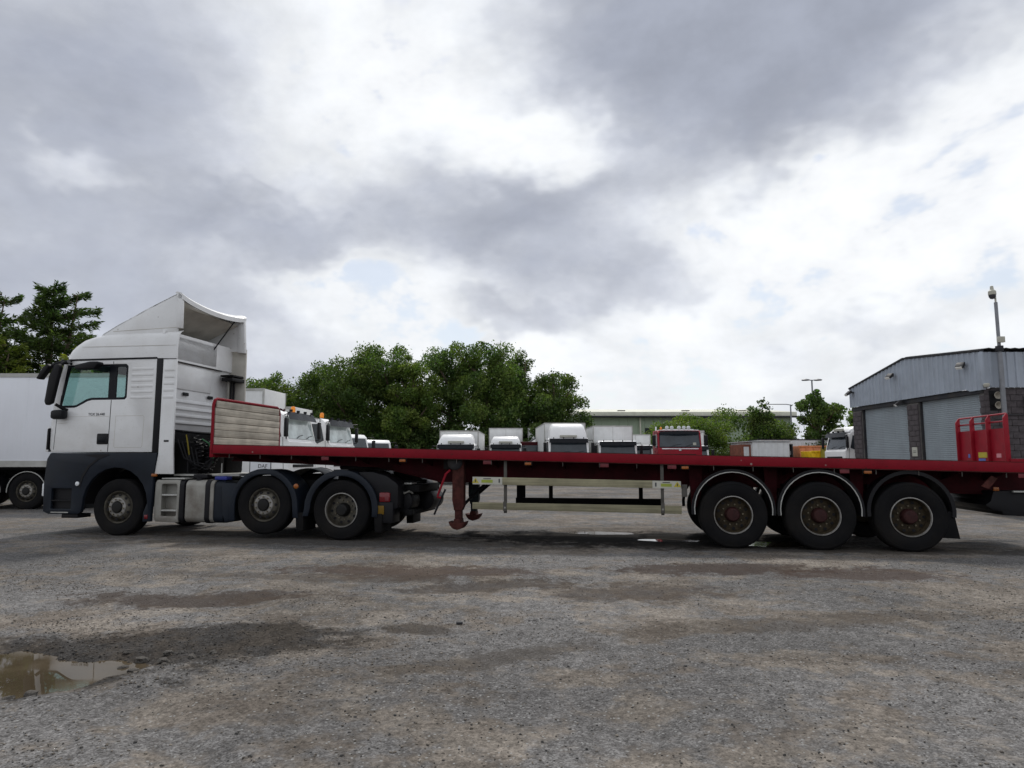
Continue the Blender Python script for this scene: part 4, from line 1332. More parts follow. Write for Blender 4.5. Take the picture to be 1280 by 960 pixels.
# tail end
TB().prism([(15.02, .70), (15.12, .62), (15.25, .60), (15.26, .545), (XE, .52), (XE, .92), (15.15, .92), (15.10, .76)], .35, 2.15).build('rear_underrun', 'black_plastic', fl, bevel=.01)
tbox('rear_lamp_bar', 'alu_pale', 15.40, XE, .28, .34, .90, .925, .004)
tbox('rear_marker', 'amber', 15.14, 15.22, .32, .35, .92, .98, .008)
TB().prism([(14.85, 1.00), (14.95, .96), (15.08, 1.12), (15.0, 1.16)], .05, .09).build('rear_bracket', 'rust_red', fl)
TB().prism([(15.30, .79), (16.15, .74), (16.15, .62), (15.30, .665)], 2.42, 2.47).build('rear_guard_rail', 'alu_pale', fl, bevel=.006)
tbox('rear_bumper_stay', 'chassis_dark', 15.45, 15.60, .75, .85, .55, 1.1, .006)

# ------------------------------------------------------------------ background lorries
WCACHE = {}
def small_wheel(parent, x, y, z, flip):
    if 'w' not in WCACHE:
        r = MB().lathe([(.29, .03), (.27, .02), (.25, .10), (.12, .08), (.02, .05)], (0, 0, 0), n=24).build('wheel', 'steel_rim', parent)
        MB().lathe([(.29, .04), (.36, .0), (.45, .01), (.48, .04), (.48, .24), (.45, .27), (.29, .25)], (0, 0, 0), n=28, closed=True).build('tyre', 'rubber', r)
        WCACHE['w'] = r
        c = r
    else:
        c = copy_tree(WCACHE['w'])
    c.parent = parent
    c.location = (x, y, z)
    c.rotation_euler = (0, 0, R(90) if flip else R(-90))
    return c

def lorry(label, X, Y, th, w, hc, glassm='screen_grey', paint='white_clean', bx=None, deflector=None, visor=True, roof_lights=False, beacon=False, length=6.0, grp=None, name='lorry', cab_len=1.9, mirrors=True, bumper=.45, sleeper=False):
    """local frame: front plane y = 0 facing -y, body runs to +y"""
    t_ = thing(name, label, 'lorry', (X, Y, 0), R(th), grp)
    h = w / 2
    zb = hc - .98                      # foot of the windscreen
    prof = [(.04, bumper), (.0, bumper + .1), (.0, zb - .05), (.06, zb), (.26, hc - .16), (.42, hc - .02), (.60, hc), (cab_len, hc), (cab_len, .9), (1.35, .85), (1.30, .6)]
    pane = [(.28, zb + .12), (.42, hc - .22), (1.15, hc - .22), (1.15, zb + .05), (.55, zb + .0)]
    body = MB().prism(prof, -h, h, axis='x').build('cab', paint, t_, bevel=.05, seg=3)
    for sgn in (-1, 1):
        xx = sgn * (h + .002)
        a, b_ = sorted((xx, xx + sgn * .006))
        MB().prism(pane, a, b_, axis='x').build('side_window', 'screen_grey', t_)
        dr = MB()
        for p, q in (((1.25, 1.0), (1.27, hc - .12)), ((.16, 1.0), (.22, zb + .1))):
            dr.prism([(p[0], p[1]), (p[0] + .012, p[1]), (q[0] + .012, q[1]), (q[0], q[1])], a, b_, axis='x')
        dr.build('door_gap', 'seam', t_)
        MB().box(min(xx, xx + sgn * .02), max(xx, xx + sgn * .02), 1.05, 1.2, zb - .25, zb - .18).build('door_handle', 'black_plastic', t_, bevel=.006)
    # windscreen follows the slope
    def on(zz):
        return .06 + (.20) * (zz - zb) / (hc - .16 - zb)
    z0, z1 = zb + .06, hc - .20
    ws = MB().sheet([[(-h + .10, on(z0) - .008, z0), (0, on(z0) - .020, z0), (h - .10, on(z0) - .008, z0)], [(-h + .14, on(z1) - .008, z1), (0, on(z1) - .020, z1), (h - .14, on(z1) - .008, z1)]], -.006, (0, 1, 0))
    ws.build('windscreen', glassm, t_)
    wp = MB()
    for x in (-.45, .35):
        wp.tube([(x, on(z0) - .03, z0 + .02), (x + .25, on(z0 + .1) - .03, z0 + .10), (x + .55, on(z0 + .16) - .03, z0 + .14)], .012, 5)
    wp.build('wipers', 'black_plastic', t_)
    if visor:
        vz = MB().sheet([[(-h + .04, .14, hc - .06), (0, .08, hc - .05), (h - .04, .14, hc - .06)], [(-h + .04, .02, hc - .30), (0, -.06, hc - .30), (h - .04, .02, hc - .30)]], .02, (0, -.2, .1)).build('sun_visor', 'black_gloss', t_)
        for x in (-.75, -.25, .25, .75):
            MB().box(x * h - .02, x * h + .02, .06, .16, hc - .05, hc + .03).build('visor_bracket', 'black_plastic', vz)
    gr_ = MB()
    for i in range(5):
        zz = bumper + .28 + i * (zb - bumper - .5) / 5
        gr_.box(-h * .72, h * .72, -.03, .01, zz, zz + .09)
    gr_.build('grille', 'black_plastic', t_, bevel=.006)
    bmp = MB().box(-h - .01, h + .01, -.10, .25, bumper - .15, bumper + .28).build('bumper', 'steel_dark', t_, bevel=.05)
    for sgn in (-1, 1):
        MB().box(sgn * h * .80 - .17, sgn * h * .80 + .17, -.115, -.09, bumper + .02, bumper + .18).build('headlight', 'lens_clear', t_, bevel=.01)
        if mirrors:
            mr = MB().box(sgn * (h + .22) - .10, sgn * (h + .22) + .10, -.02, .07, zb + .10, hc - .28).build('mirror', 'black_plastic', t_, bevel=.03)
            MB().tube([(sgn * (h - .02), .20, hc - .16), (sgn * (h + .20), .0, hc - .14), (sgn * (h + .22), .0, hc - .26)], .018, 6).tube([(sgn * (h - .02), .12, zb + .05), (sgn * (h + .20), .02, zb + .06), (sgn * (h + .22), .02, zb + .12)], .018, 6).build('mirror_arm', 'black_plastic', mr)
    if deflector:
        dh_ = deflector
        rings = []
        for yy, zz, k_ in ((.30, hc + .0, .86), (.42, hc + dh_ * .55, .85), (.62, hc + dh_ * .84, .84), (1.05, hc + dh_ * .97, .83), (1.75, hc + dh_, .82)):
            rings.append([(-h * k_ * 1.1, yy, hc - .05), (-h * k_ * 1.08, yy, hc + (zz - hc) * .5), (-h * k_ * .95, yy, zz - .03), (-h * .72, yy, zz + .01), (h * .72, yy, zz + .01), (h * k_ * .95, yy, zz - .03), (h * k_ * 1.08, yy, hc + (zz - hc) * .5), (h * k_ * 1.1, yy, hc - .05)])
        MB().loft(rings).build('roof_deflector', 'white_clean', t_, smooth=60)
        MB().box(-h * .42, h * .42, .22, .32, hc + .02, hc + .16).build('roof_sign', 'sign_white', t_, bevel=.01)
    fr = MB().box(-.45, -.37, 1.2, length, .7, .95).box(.37, .45, 1.2, length, .7, .95)
    fr.build('chassis_frame', 'chassis_dark', t_)
    for yy in (.95, length - 1.3):
        for sgn in (-1, 1):
            small_wheel(t_, sgn * (h - .02), yy, .48, sgn < 0) if False else None
    for yy in (.75, length - 1.4):
        a = small_wheel(t_, -h + .02, yy, .475, False)
        b_ = small_wheel(t_, h - .02, yy, .475, True)
    if bx:
        bw, bh, bl = bx
        y0 = cab_len + .12
        bo = MB().box(-bw / 2, bw / 2, y0, y0 + bl, 1.05, bh).build('box_body', 'box_white', t_, bevel=.02)
        tr_ = MB()
        for x in (-bw / 2, bw / 2):
            tr_.box(x - .03, x + .03, y0 - .012, y0 + .05, 1.05, bh + .01)
        for z in (bh - .06,):
            tr_.box(-bw / 2 - .01, bw / 2 + .01, y0 - .016, y0 + .06, z, z + .075)
            tr_.box(-bw / 2 - .012, -bw / 2 + .04, y0, y0 + bl, z, z + .075).box(bw / 2 - .04, bw / 2 + .012, y0, y0 + bl, z, z + .075)
        tr_.box(-.008, .008, y0 - .008, y0, 1.1, bh - .06)
        tr_.build('body_trim', 'alu_pale', bo)
    if beacon:
        for x in beacon:
            MB().cyl((x, .75, hc), (x, .75, hc + .05), .09, n=14).build('beacon_base', 'black_plastic', t_)
            MB().lathe([(.075, 0), (.080, .10), (.072, .17), (.05, .20), (.01, .21)], (x, .75, hc + .05), axis='z', n=16).build('beacon', 'amber_bright', t_)
    return t_

G1 = 'lorries parked nose out along the far side of the yard'
A_ = lorry('white box lorry, leftmost of the row facing us, with rounded deflector and dark visor', -3.30, 40, -1.5, 2.25, 2.36, bx=(2.34, 3.18, 6.0), deflector=.58, length=8, grp=G1)
B_ = lorry('white box lorry with flat square front and pale low deflector, second in the row', -.43, 46, 0, 2.15, 2.50, bx=(2.32, 3.62, 6.5), deflector=.52, length=8.5, grp=G1)
C_ = lorry('tall white box lorry with big deflector rising to the box top, third in the row', 3.33, 40, 2.5, 2.36, 2.70, bx=(2.5, 3.66, 7.0), deflector=.88, length=9, grp=G1)
D_ = lorry('white box lorry with dark visor and no deflector, left of the red lorry', 6.36, 41, .5, 2.3, 2.56, bx=(2.46, 3.54, 6.5), length=8.5, grp=G1)
E_ = lorry('red lorry with a bar of roof lamps parked facing us before the green bush', 9.32, 38, -3, 2.4, 3.06, paint='red_bright', length=8, visor=False, grp=G1)
bar = MB().box(-.85, .85, .45, .52, 3.10, 3.13).build('lamp_bar', 'chrome', E_)
for x in (-.62, -.35, .05, .32, .58):
    MB().lathe([(.10, .06), (.10, .0), (.085, -.02), (.01, -.03)], (x, .42, 3.21), n=14).build('roof_lamp', 'lens_clear', bar)
MB().lathe([(.06, 0), (.06, .12), (.02, .15)], (-.95, .5, 3.1), axis='z', n=12).build('beacon', 'amber_bright', E_)
MB().sheet([[(-1.08, .14, 3.0), (0, .06, 3.02), (1.08, .14, 3.0)], [(-1.08, .06, 2.86), (0, -.02, 2.84), (1.08, .06, 2.86)]], .02, (0, -.3, .1)).build('sun_visor', 'black_gloss', E_)
MB().box(-1.0, 1.0, -.02, .01, 2.0, 2.05).build('chrome_strip', 'chrome', E_)
MB().box(-.07, .07, -.035, -.005, 1.90, 1.98).build('badge', 'chrome', E_, bevel=.01)
MB().sheet([[(-1.12, .053, 2.06), (0, .052, 2.06), (1.12, .053, 2.06)], [(-1.10, .265, 2.93), (0, .264, 2.93), (1.10, .265, 2.93)]], -.003, (0, 1, 0)).build('screen_surround', 'black_gloss', E_)
box('roof_rim', 'white_clean', E_, -1.12, 1.12, .40, .46, 3.05, 3.09, .01)
MB().cyl((-1.12, 1.2, 2.6), (-1.12, 1.2, 3.3), .05, n=10).build('exhaust_stack', 'chrome', E_)
box('permit_sticker', 'sign_white', E_, .72, .90, .04, .055, 2.22, 2.36)
lorry('white box lorry mostly hidden behind the tall white box lorry', 2.55, 54, 0, 2.2, 2.75, bx=(2.45, 4.0, 7.0), deflector=.6, length=9, grp=G1)
lorry('low white lorry seen between the red lorry and the white one left of it', 9.6, 52, -4, 2.2, 2.55, bx=(2.3, 3.40, 5.0), length=8, grp=G1)
lorry('white box lorry directly behind the right side of the red lorry', 11.55, 44, -4, 2.2, 2.35, bx=(2.4, 3.36, 6.0), length=8, grp=G1)
lorry('white van bodied lorry showing only a narrow slice left of the hidden box lorry', 1.75, 63, 0, 2.1, 2.6, bx=(2.2, 3.5, 6.0), length=8, grp=G1)

# red skip loader between two box lorries
sk = thing('skip_loader', 'dark red skip loader with grey lifting arms between two white box lorries', 'lorry', (1.35, 47, 0), 0, G1)
MB().box(-.95, .95, 0, 6, .75, 1.05).build('chassis_frame', 'chassis_dark', sk)
box('cab', 'red_dark', sk, -1.05, 1.05, 0, 1.7, .6, 2.65, .08)
box('windscreen', 'screen_grey', sk, -.9, .9, -.01, .01, 1.6, 2.4)
for x in (-.8, .75):
    MB().tube([(x, 3.2, 1.0), (x - .1, 2.6, 2.4), (x + .05, 1.9, 3.3)], .09, 8).build('lifting_arm', 'pole_grey', sk)
box('bed', 'red_dark', sk, -1.1, 1.1, 2.2, 6, 1.05, 1.35, .02)
MB().tube([(-.85, 1.75, 2.2), (.95, 1.75, 3.35)], .06, 6).tube([(-.85, 1.75, 1.85), (.95, 1.75, 3.0)], .06, 6).build('ladder_rails', 'pole_grey', sk)
for x, y in ((-1.0, .9), (1.0, .9), (-1.0, 4.6), (1.0, 4.6)):
    small_wheel(sk, x, y, .475, x > 0)

G2 = 'white cabs parked side by side behind the flatbed, facing right'
L1 = lorry('white cab with smoked visor and amber beacon, nearest behind the timber headboard', -7.30, 22.0, 84, 2.3, 3.02, paint='white_clean', length=6.5, grp=G2, beacon=(.75,), cab_len=2.1, glassm='pale_screen')
L1.location = (-7.05, 23.2, 0)
pl_ = box('name_panel', 'trailer_white', L1, -1.165, -1.155, .60, 1.28, 1.02, 1.34)
bd_ = MB().box(-1.168, -1.154, .58, .60, 1.0, 1.40).box(-1.168, -1.154, 1.28, 1.30, 1.0, 1.40).build('panel_border', 'steel_dark', L1)
text_part('panel_lettering', 'DAF', .17, 'letter_dark', L1, (-1.168, .86, 1.20), (R(90), 0, R(-90)), label='dark capital letters on the pale panel')
L2 = lorry('white cab with amber beacon parked second behind the flatbed', -7.2, 26.0, 80, 2.3, 3.0, paint='white_clean', length=6.5, grp=G2, beacon=(-.4,), cab_len=2.1, glassm='pale_screen')
L2.location = (-6.70, 27.2, 0)
L3 = lorry('low white cab with dark wipers, third of the cabs behind the flatbed', -7.6, 32.5, 62, 2.2, 2.62, paint='white_clean', length=6, grp=G2, visor=False)
L3.location = (-7.3, 32.0, 0)
L4 = lorry('small white cab furthest right of the cabs behind the flatbed', -6.9, 36.0, 40, 2.1, 2.50, paint='white_clean', length=6, grp=G2, visor=False)
L4.location = (-7.35, 37.0, 0)

def box_trailer(label, x0, x1, y0, z0, z1, m='box_white', rz=0.0, wheels=(), bw=2.5, grp=None, roller=True):
    t_ = thing('box_trailer', label, 'trailer', (x0, y0, 0), rz, grp)
    L = x1 - x0
    b = MB().box(0, L, 0, bw, z0, z1).build('box_body', m, t_, bevel=.02)
    tr_ = MB().box(-.01, L + .01, -.02, .03, z1 - .10, z1 + .012).box(-.01, L + .01, -.02, .03, z0 - .02, z0 + .16)
    tr_.box(L - .05, L + .012, -.022, .06, z0, z1 + .015).box(L - .05, L + .012, bw - .06, bw + .02, z0, z1 + .015)
    tr_.build('edge_trim', 'alu_pale', b)
    rv = MB()
    for i in range(int(L / 1.22)):
        rv.box(i * 1.22 + .6, i * 1.22 + .606, -.003, .002, z0 + .17, z1 - .11)
    rv.build('panel_joint', m, b)
    MB().box(0, L, .8, .95, .85, z0 - .02).box(0, L, 1.55, 1.7, .85, z0 - .02).box(0, L, .2, 2.3, z0 - .10, z0 - .022).build('chassis_frame', 'chassis_dark', t_)
    for x in wheels:
        small_wheel_y(t_, x - x0, .02, .5)
        small_wheel_y(t_, x - x0, bw - .02, .5, True)
        n_ = 16
        aa = [math.pi * (1.02 - 1.04 * i / n_) for i in range(n_ + 1)]
        mg = MB().sheet([[(x - x0 + .56 * math.cos(a), y, .5 + .56 * math.sin(a)) for a in aa] for y in (.03, .5)], .015, (0, 0, 1)).build('mudguard', 'black_plastic', t_)
        MB().tube([(x - x0 + .565 * math.cos(a), .02, .5 + .565 * math.sin(a)) for a in aa], .014, 6).build('edge_trim', 'alu_pale', mg)
    return t_
def small_wheel_y(parent, x, y, z, far=False):
    c = put(wf, x, y, z, parent, math.pi if far else 0)
    return c
lt = box_trailer('long white box trailer parked on the left behind the tractor cab', -24.6, -10.9, 20.0, 1.22, 3.93, 'trailer_white', 0, (-14.1, -15.42, -16.74))
box_trailer('tall white box body whose corner shows right of the cab fairing', -22.5, -10.85, 30.6, 1.2, 4.52, 'box_white', R(-4), (-14.0,), 2.4, 'white box bodies behind the parked cabs')
box_trailer('lower white box body showing above the timber headboard and the first cab', -21.5, -10.35, 33.2, 1.2, 3.92, 'box_white', R(-4), (-13.5,), 2.4, 'white box bodies behind the parked cabs')
lorry('white cab with deep roof fairing at the corner of the grey workshop', 17.0, 36.15, -90, 2.3, 2.88, paint='white_clean', length=6.5, cab_len=2.2, deflector=.28)

# ------------------------------------------------------------------ second red trailer with its front board
t2 = thing('flatbed_trailer', 'red trailer with bright red steel front board, parked before the workshop side wall', 'trailer', (12.05, 16.6, 0), AL)
b2 = MB()
for i in range(5):
    pass
for i, y in enumerate((.0, .83, 1.66, 2.46)):
    MB().prism([(-.09, 1.30), (.02, 1.30), (.02, 2.50), (-.01, 2.545), (-.09, 2.42)], y, y + .05).build('board_post', 'red_bright', t2, bevel=.006)
for i, y in enumerate((.05, .88, 1.71)):
    y1 = (.83, 1.66, 2.46)[i]
    MB().box(-.005, .012, y, y1, 1.28, 2.18).build('board_sheet', 'red_bright', t2)
    MB().tube([(.005, y, 2.35), (.005, y1, 2.35)], .022, 8).build('board_rail', 'red_bright', t2)
    MB().tube([(.005, y, 2.53), (.005, y1, 2.53)], .024, 8).build('board_rail', 'red_bright', t2)
box('yellow_plate', 'sign_yellow', t2, -.012, -.006, 1.06, 1.50, 1.46, 1.60)
box('dark_plate', 'sticker_blue', t2, -.012, -.006, 1.15, 1.5, 1.38, 1.44)
box('sticker', 'sticker_blue', t2, -.012, -.006, 1.95, 2.05, 1.46, 1.56)
box('sticker', 'sticker_pink', t2, -.012, -.006, .38, .60, 1.46, 1.56)
box('side_rave', 'red_paint', t2, -.02, 13.0, -.03, .03, 1.24, 1.43, .006)
box('side_rave', 'red_paint', t2, -.02, 13.0, 2.48, 2.54, 1.24, 1.43, .006)
box('front_bolster', 'red_paint', t2, -.03, .04, .03, 2.48, 1.18, 1.29, .006)
box('deck', 'deck_wood', t2, .04, 13.0, .03, 2.48, 1.36, 1.40)
for y in (.75, 1.7):
    box('main_beam', 'red_dark', t2, .05, 13.0, y, y + .12, .85, 1.36)
for y in (.45, 1.9):
    lg_ = box('landing_leg', 'red_dark', t2, 2.4, 2.58, y, y + .16, .30, 1.3, .01)
    box('leg_foot', 'rust_red', lg_, 2.3, 2.68, y - .08, y + .24, .0, .06, .01)
    box('inner_leg', 'rust_red', lg_, 2.43, 2.55, y + .02, y + .14, .06, .30)
for x in (8.5, 9.8, 11.1):
    put(wt, x, .0, .52, t2)
    put(wt, x, 2.5, .52, t2, math.pi)

# ------------------------------------------------------------------ workshop
SX, SY0, SY1 = 16.4, 23.6, 32.8
ws_ = thing('workshop_building', 'grey metal clad workshop with two roller shutters and stone block walls', 'building', (SX, SY0, 0), 0)
EV0, EV1, APX, APZ = 5.16, 4.78, 4.55, 5.56
def roofz(y):
    return EV0 + (APZ - EV0) * y / APX if y < APX else APZ + (EV1 - APZ) * (y - APX) / (SY1 - SY0 - APX)
def ribs(L, pitch=.30):
    P = []
    a = 0.0
    while a < L:
        for d, h in ((0, 0), (.17, 0), (.195, .035), (.265, .035), (.29, 0)):
            if a + d < L:
                P.append((a + d, h))
        a += pitch
    P.append((L, 0))
    return P
LF = SY1 - SY0
pr = ribs(LF)
mb = MB()
g0 = [(-.09 - h, y, 3.90 if y > .62 else 3.82) for y, h in pr]
g1 = [(-.09 - h, y, roofz(y)) for y, h in pr]
mb.sheet([g0, g1], .02, (1, 0, 0)).build('front_cladding', 'cladding', ws_, smooth=0)
pr2 = ribs(9.0)
mb = MB()
mb.sheet([[(x, -.09 - h, 3.90) for x, h in pr2], [(x, -.09 - h, 5.14) for x, h in pr2]], .02, (0, 1, 0)).build('side_cladding', 'cladding', ws_, smooth=0)
# corner flashing, verge trim, gutter
box('corner_flashing', 'cladding', ws_, -.135, -.02, -.135, -.02, 3.82, 5.15, .004)
vt = MB()
for (ya, za), (yb, zb_) in (((-.14, EV0), (APX, APZ)), ((APX, APZ), (LF, EV1))):
    vt.prism([(ya, za + .005), (yb, zb_ + .005), (yb, zb_ + .07), (ya, za + .07)], -.16, .0, axis='x')
vt.build('verge_trim', 'steel_dark', ws_)
rf = MB()
for (ya, za), (yb, zb_) in (((-.2, EV0 + .0), (APX, APZ + .02)), ((APX, APZ + .02), (LF + .1, EV1 + .0))):
    n_ = 30
    g = []
    for x in np.arange(.0, 9.01, .15):
        hh_ = .03 if int(round(x / .15)) % 2 else 0
        g.append([(x, ya, za + .08 + hh_), (x, yb, zb_ + .08 + hh_)])
    rf.sheet(g, .01, (0, 0, 1))
rf.build('roof', 'roof_grey', ws_, smooth=0)
box('lintel', 'steel_dark', ws_, -.03, .12, .02, LF, 3.72, 3.90)
# front pillars in block work and shutters
BLK = {}
def blocks(parent, axis, a0, a1, z0, z1, off, th=.10, bl=.44, bh=.215, jt=.012, seed=1):
    """courses of blocks as objects sharing mesh data"""
    r = random.Random(seed)
    z = z0
    row = 0
    while z + bh * .6 < z1:
        hh = min(bh, z1 - z)
        a = a0 - (bl / 2 if row % 2 else 0)
        while a < a1 - .04:
            s0, s1 = max(a, a0), min(a + bl, a1)
            if s1 - s0 > .05:
                key = (axis, round(s1 - s0, 3), round(hh, 3), r.randrange(3))
                if key not in BLK:
                    m_ = MB()
                    L, H_ = s1 - s0 - jt, hh - jt
                    dp = (.0, .004, -.005)[key[3]]
                    if axis == 'x':
                        m_.box(0, L, -dp, th, 0, H_)
                    else:
                        m_.box(-dp, th, 0, L, 0, H_)
                    o_ = m_.build('block', 'block_stone', parent, bevel=.008, seg=1)
                    BLK[key] = o_.data
                else:
                    o_ = bpy.data.objects.new('block', BLK[key])
                    COL.objects.link(o_)
                    o_.parent = parent
                o_.location = (s0, off, z) if axis == 'x' else (off, s0, z)
            a += bl
        z += bh
        row += 1
for y0, y1, nm in ((.0, .26, 1), (3.92, 4.68, 2), (8.42, LF, 3)):
    box('pillar_core', 'mortar', ws_, .02, .30, y0 + .004, y1 - .004, 0, 3.72)
    blocks(ws_, 'y', y0, y1, 0, 3.72, -.02, .05, seed=nm)
for y0, y1 in ((.26, 3.92), (4.68, 8.42)):
    n_ = 49
    g = []
    for i in range(n_):
        z = .04 + i * 3.70 / n_
        for dz, dx in ((0, .0), (.018, -.012), (.058, -.012), (.072, .0)):
            g.append([(.16 + dx, y0 + .05, z + dz), (.16 + dx, y1 - .05, z + dz)])
    sh = MB().sheet(g, .01, (1, 0, 0)).build('roller_shutter', 'shutter', ws_, smooth=0)
    box('shutter_guide', 'steel_dark', sh, .08, .24, y0 + .002, y0 + .08, 0, 3.71)
    box('shutter_guide', 'steel_dark', sh, .08, .24, y1 - .08, y1 - .002, 0, 3.71)
    box('bottom_rail', 'steel_dark', sh, .12, .19, y0 + .09, y1 - .09, 0, .05)
box('side_wall_core', 'mortar', ws_, .26, 9.0, .02, .25, 0, 3.90)
blocks(ws_, 'x', .0, 4.6, 0.0, 3.88, -.02, .05, seed=5)
box('rear_wall', 'block_stone', ws_, .3, 9.0, LF - .2, LF, 0, 4.7)
box('east_wall', 'block_stone', ws_, 8.9, 9.0, .25, LF - .2, 0, 4.7)
box('wall_conduit', 'steel_dark', ws_, .62, 2.5, -.06, -.025, 2.93, 2.97)
box('notice_plate', 'sign_white', ws_, -.045, -.03, 4.08, 4.44, 1.55, 1.92)
MB().box(-.048, -.045, 4.16, 4.36, 1.76, 1.78).box(-.048, -.045, 4.16, 4.36, 1.70, 1.72).build('notice_lines', 'letter_dark', ws_)
# fittings on the workshop
def flood(label, x, y, z, rz, on=True):
    t_ = thing('floodlight', label, 'floodlight', (x, y, z), rz, 'floodlights on the workshop front')
    MB().prism([(-.26, -.08), (-.07, .09), (.0, .09), (.0, -.02), (-.19, -.15)], -.13, .13).build('housing', 'steel_dark', t_, bevel=.015)
    MB().prism([(-.27, -.095), (-.195, -.165), (-.205, -.175), (-.28, -.105)], -.105, .105).build('lens', 'lamp_glow', t_)
    MB().box(-.02, .14, -.03, .03, -.03, .03).build('bracket', 'steel_dark', t_)
flood('floodlight at the far left top corner of the workshop front', SX - .22, SY1 - .35, 4.60, 0)
flood('floodlight in the middle of the grey gable cladding', SX - .22, SY0 + 5.3, 4.98, R(20))
flood('floodlight near the right end of the grey gable cladding', SX - .22, SY0 + .75, 4.80, R(35))
flood('small dark lamp on the pillar between the two roller shutters', SX - .12, SY0 + 4.85, 3.80, R(-15))
al2 = thing('alarm_sounder', 'pair of round yellow sounders on the corner pillar under the cladding', 'alarm', (SX + .35, SY0 - .03, 3.2), 0)
for z in (.42, .08):
    MB().lathe([(.04, .0), (.05, -.08), (.13, -.15), (.11, -.15), (.03, -.07)], (0, 0, z), n=16).build('horn', 'wood_grey', al2)
box('horn_back', 'black_plastic', al2, -.2, .2, -.005, .02, -.10, .60)
sen = MB().lathe([(.01, -.09), (.07, -.08), (.10, -.03), (.10, .03), (.07, .05), (.01, .05)], (0, 0, 0), axis='z', n=16).build('dome_sensor', 'sign_white')
sen.location = (SX - .05, SY0 - .22, 3.98)
tag(sen, 'small round white dome under the corner of the workshop cladding', 'sensor')
wb = MB().box(-.22, .22, -.14, .0, -.2, .25).build('wall_box', 'black_plastic', bevel=.03)
wb.location = (SX + 1.55, SY0 - .04, 3.35)
tag(wb, 'black box fixed to the stone block wall right of the camera pole', 'box')
pc = thing('camera_pole', 'tall grey pole with white dome camera at the workshop corner', 'camera pole', (SX + .42, SY0 - .32, 0), 0)
MB().cyl((0, 0, 0), (0, 0, 5.05), .08, n=14).build('lower_pole', 'pole_grey', pc)
MB().cyl((0, 0, 5.05), (0, 0, 6.85), .055, n=14).build('upper_pole', 'pole_grey', pc)
MB().cyl((0, 0, 6.85), (0, 0, 7.12), .03, n=10).build('mast_tip', 'sign_white', pc)
jb = box('junction_box', 'sign_white', pc, -.12, .10, -.18, -.06, 5.42, 5.62, .01)
box('pole_clamp', 'steel_dark', pc, -.09, .09, -.09, .09, 5.12, 5.32, .01)
MB().lathe([(.02, .42), (.05, .40), (.06, .28), (.12, .22), (.125, .10), (.10, .08)], (-.10, 0, 7.02), axis='z', n=18).build('camera_housing', 'sign_white', pc)
MB().lathe([(.115, .10), (.11, .03), (.07, -.04), (.01, -.06)], (-.10, 0, 7.02), axis='z', n=18).build('camera_dome', 'dome_dark', pc)

# ------------------------------------------------------------------ green warehouse
WX0, WX1, WY = 7.5, 29.4, 72.0
wh = thing('warehouse', 'long pale green metal warehouse with cream eaves behind the parked lorries', 'building', (WX0, WY, 0), 0)
LW_ = WX1 - WX0
prw = ribs(LW_, .9)
MB().sheet([[(x, -h, 0) for x, h in prw], [(x, -h, 5.9) for x, h in prw]], .05, (0, 1, 0)).build('front_wall', 'wh_green', wh, smooth=0)
MB().prism([(0, 0), (24, 0), (24, 5.9), (12, 8.0), (0, 5.9)], .0, .1, axis='x').build('gable_wall', 'wh_green', wh)
MB().prism([(.1, 0), (24, 0), (24, 5.9), (12, 8.0), (.1, 5.9)], LW_ - .1, LW_, axis='x').build('gable_wall', 'wh_green', wh)
MB().prism([(-.7, 5.86), (12, 7.15), (24.5, 5.86), (24.5, 6.42), (12, 7.6), (-.7, 6.42)], -.5, LW_ + .4, axis='x').build('roof', 'wh_roof', wh, bevel=.03)
MB().cyl((-.5, -.78, 5.90), (LW_ + .4, -.78, 5.90), .10, n=8).build('gutter', 'steel_dark', wh)
for x in (6.0, 13.0, 19.5):
    MB().cyl((x, -.15, 0), (x, -.15, 5.85), .09, n=8).build('downpipe', 'wh_roof', wh)
wn = box('window', 'steel_dark', wh, 6.5, 7.6, -.07, -.04, 3.9, 4.75)
for x in (6.56, 6.92, 7.28):
    box('pane', 'screen_grey', wn, x, x + .28, -.085, -.075, 4.0, 4.65)
for x in (4.0, 11.0, 17.2):
    box('roof_light', 'steel_dark', wh, x, x + .8, 2.0, 2.6, 6.70, 6.78)

# ------------------------------------------------------------------ yard clutter on the right
pcb = thing('site_cabin', 'flat roofed off white site cabin behind the trailer, left of the orange skip', 'cabin', (14.9, 44, 0), R(2))
MB().box(.55, 2.95, 0, 4, .15, 2.55).build('wall', 'cabin_white', pcb, bevel=.02)
for i in range(6):
    box('wall_joint', 'alu_pale', pcb, .95 + .4 * i, .956 + .4 * i, -.004, .002, .2, 2.5)
box('roof', 'roof_grey', pcb, .35, 3.02, -.05, 4.05, 2.552, 2.62, .01)
dl = box('door_lobby', 'brick_red', pcb, -.05, .55, .3, 2.5, .15, 2.4)
box('door', 'cabin_white', dl, .08, .42, .28, .30, .4, 2.25)
co_ = thing('storage_container', 'long white storage container behind the orange skip', 'container', (18.0, 50, 0), 0)
MB().box(0, 6, 0, 2.4, 0, 2.85).build('wall', 'cabin_white', co_, bevel=.02)
for i in range(20):
    box('rib', 'cabin_white', co_, .1 + .3 * i, .25 + .3 * i, -.03, .002, .15, 2.7)
box('roof_rail', 'steel_dark', co_, -.02, 6.02, -.035, 2.42, 2.852, 2.92)
dk_ = thing('open_shed', 'dark open fronted shed beside the white site cabin', 'shed', (17.75, 45.5, 0), 0)
MB().box(0, .08, 0, 2, 0, 2.4).box(.82, .9, 0, 2, 0, 2.4).box(0, .9, 1.9, 2, 0, 2.4).box(0, .9, 0, 2, 2.4, 2.46).build('shell', 'steel_dark', dk_)
box('shelf', 'pole_grey', dk_, .1, .8, .1, .6, 1.75, 2.0)
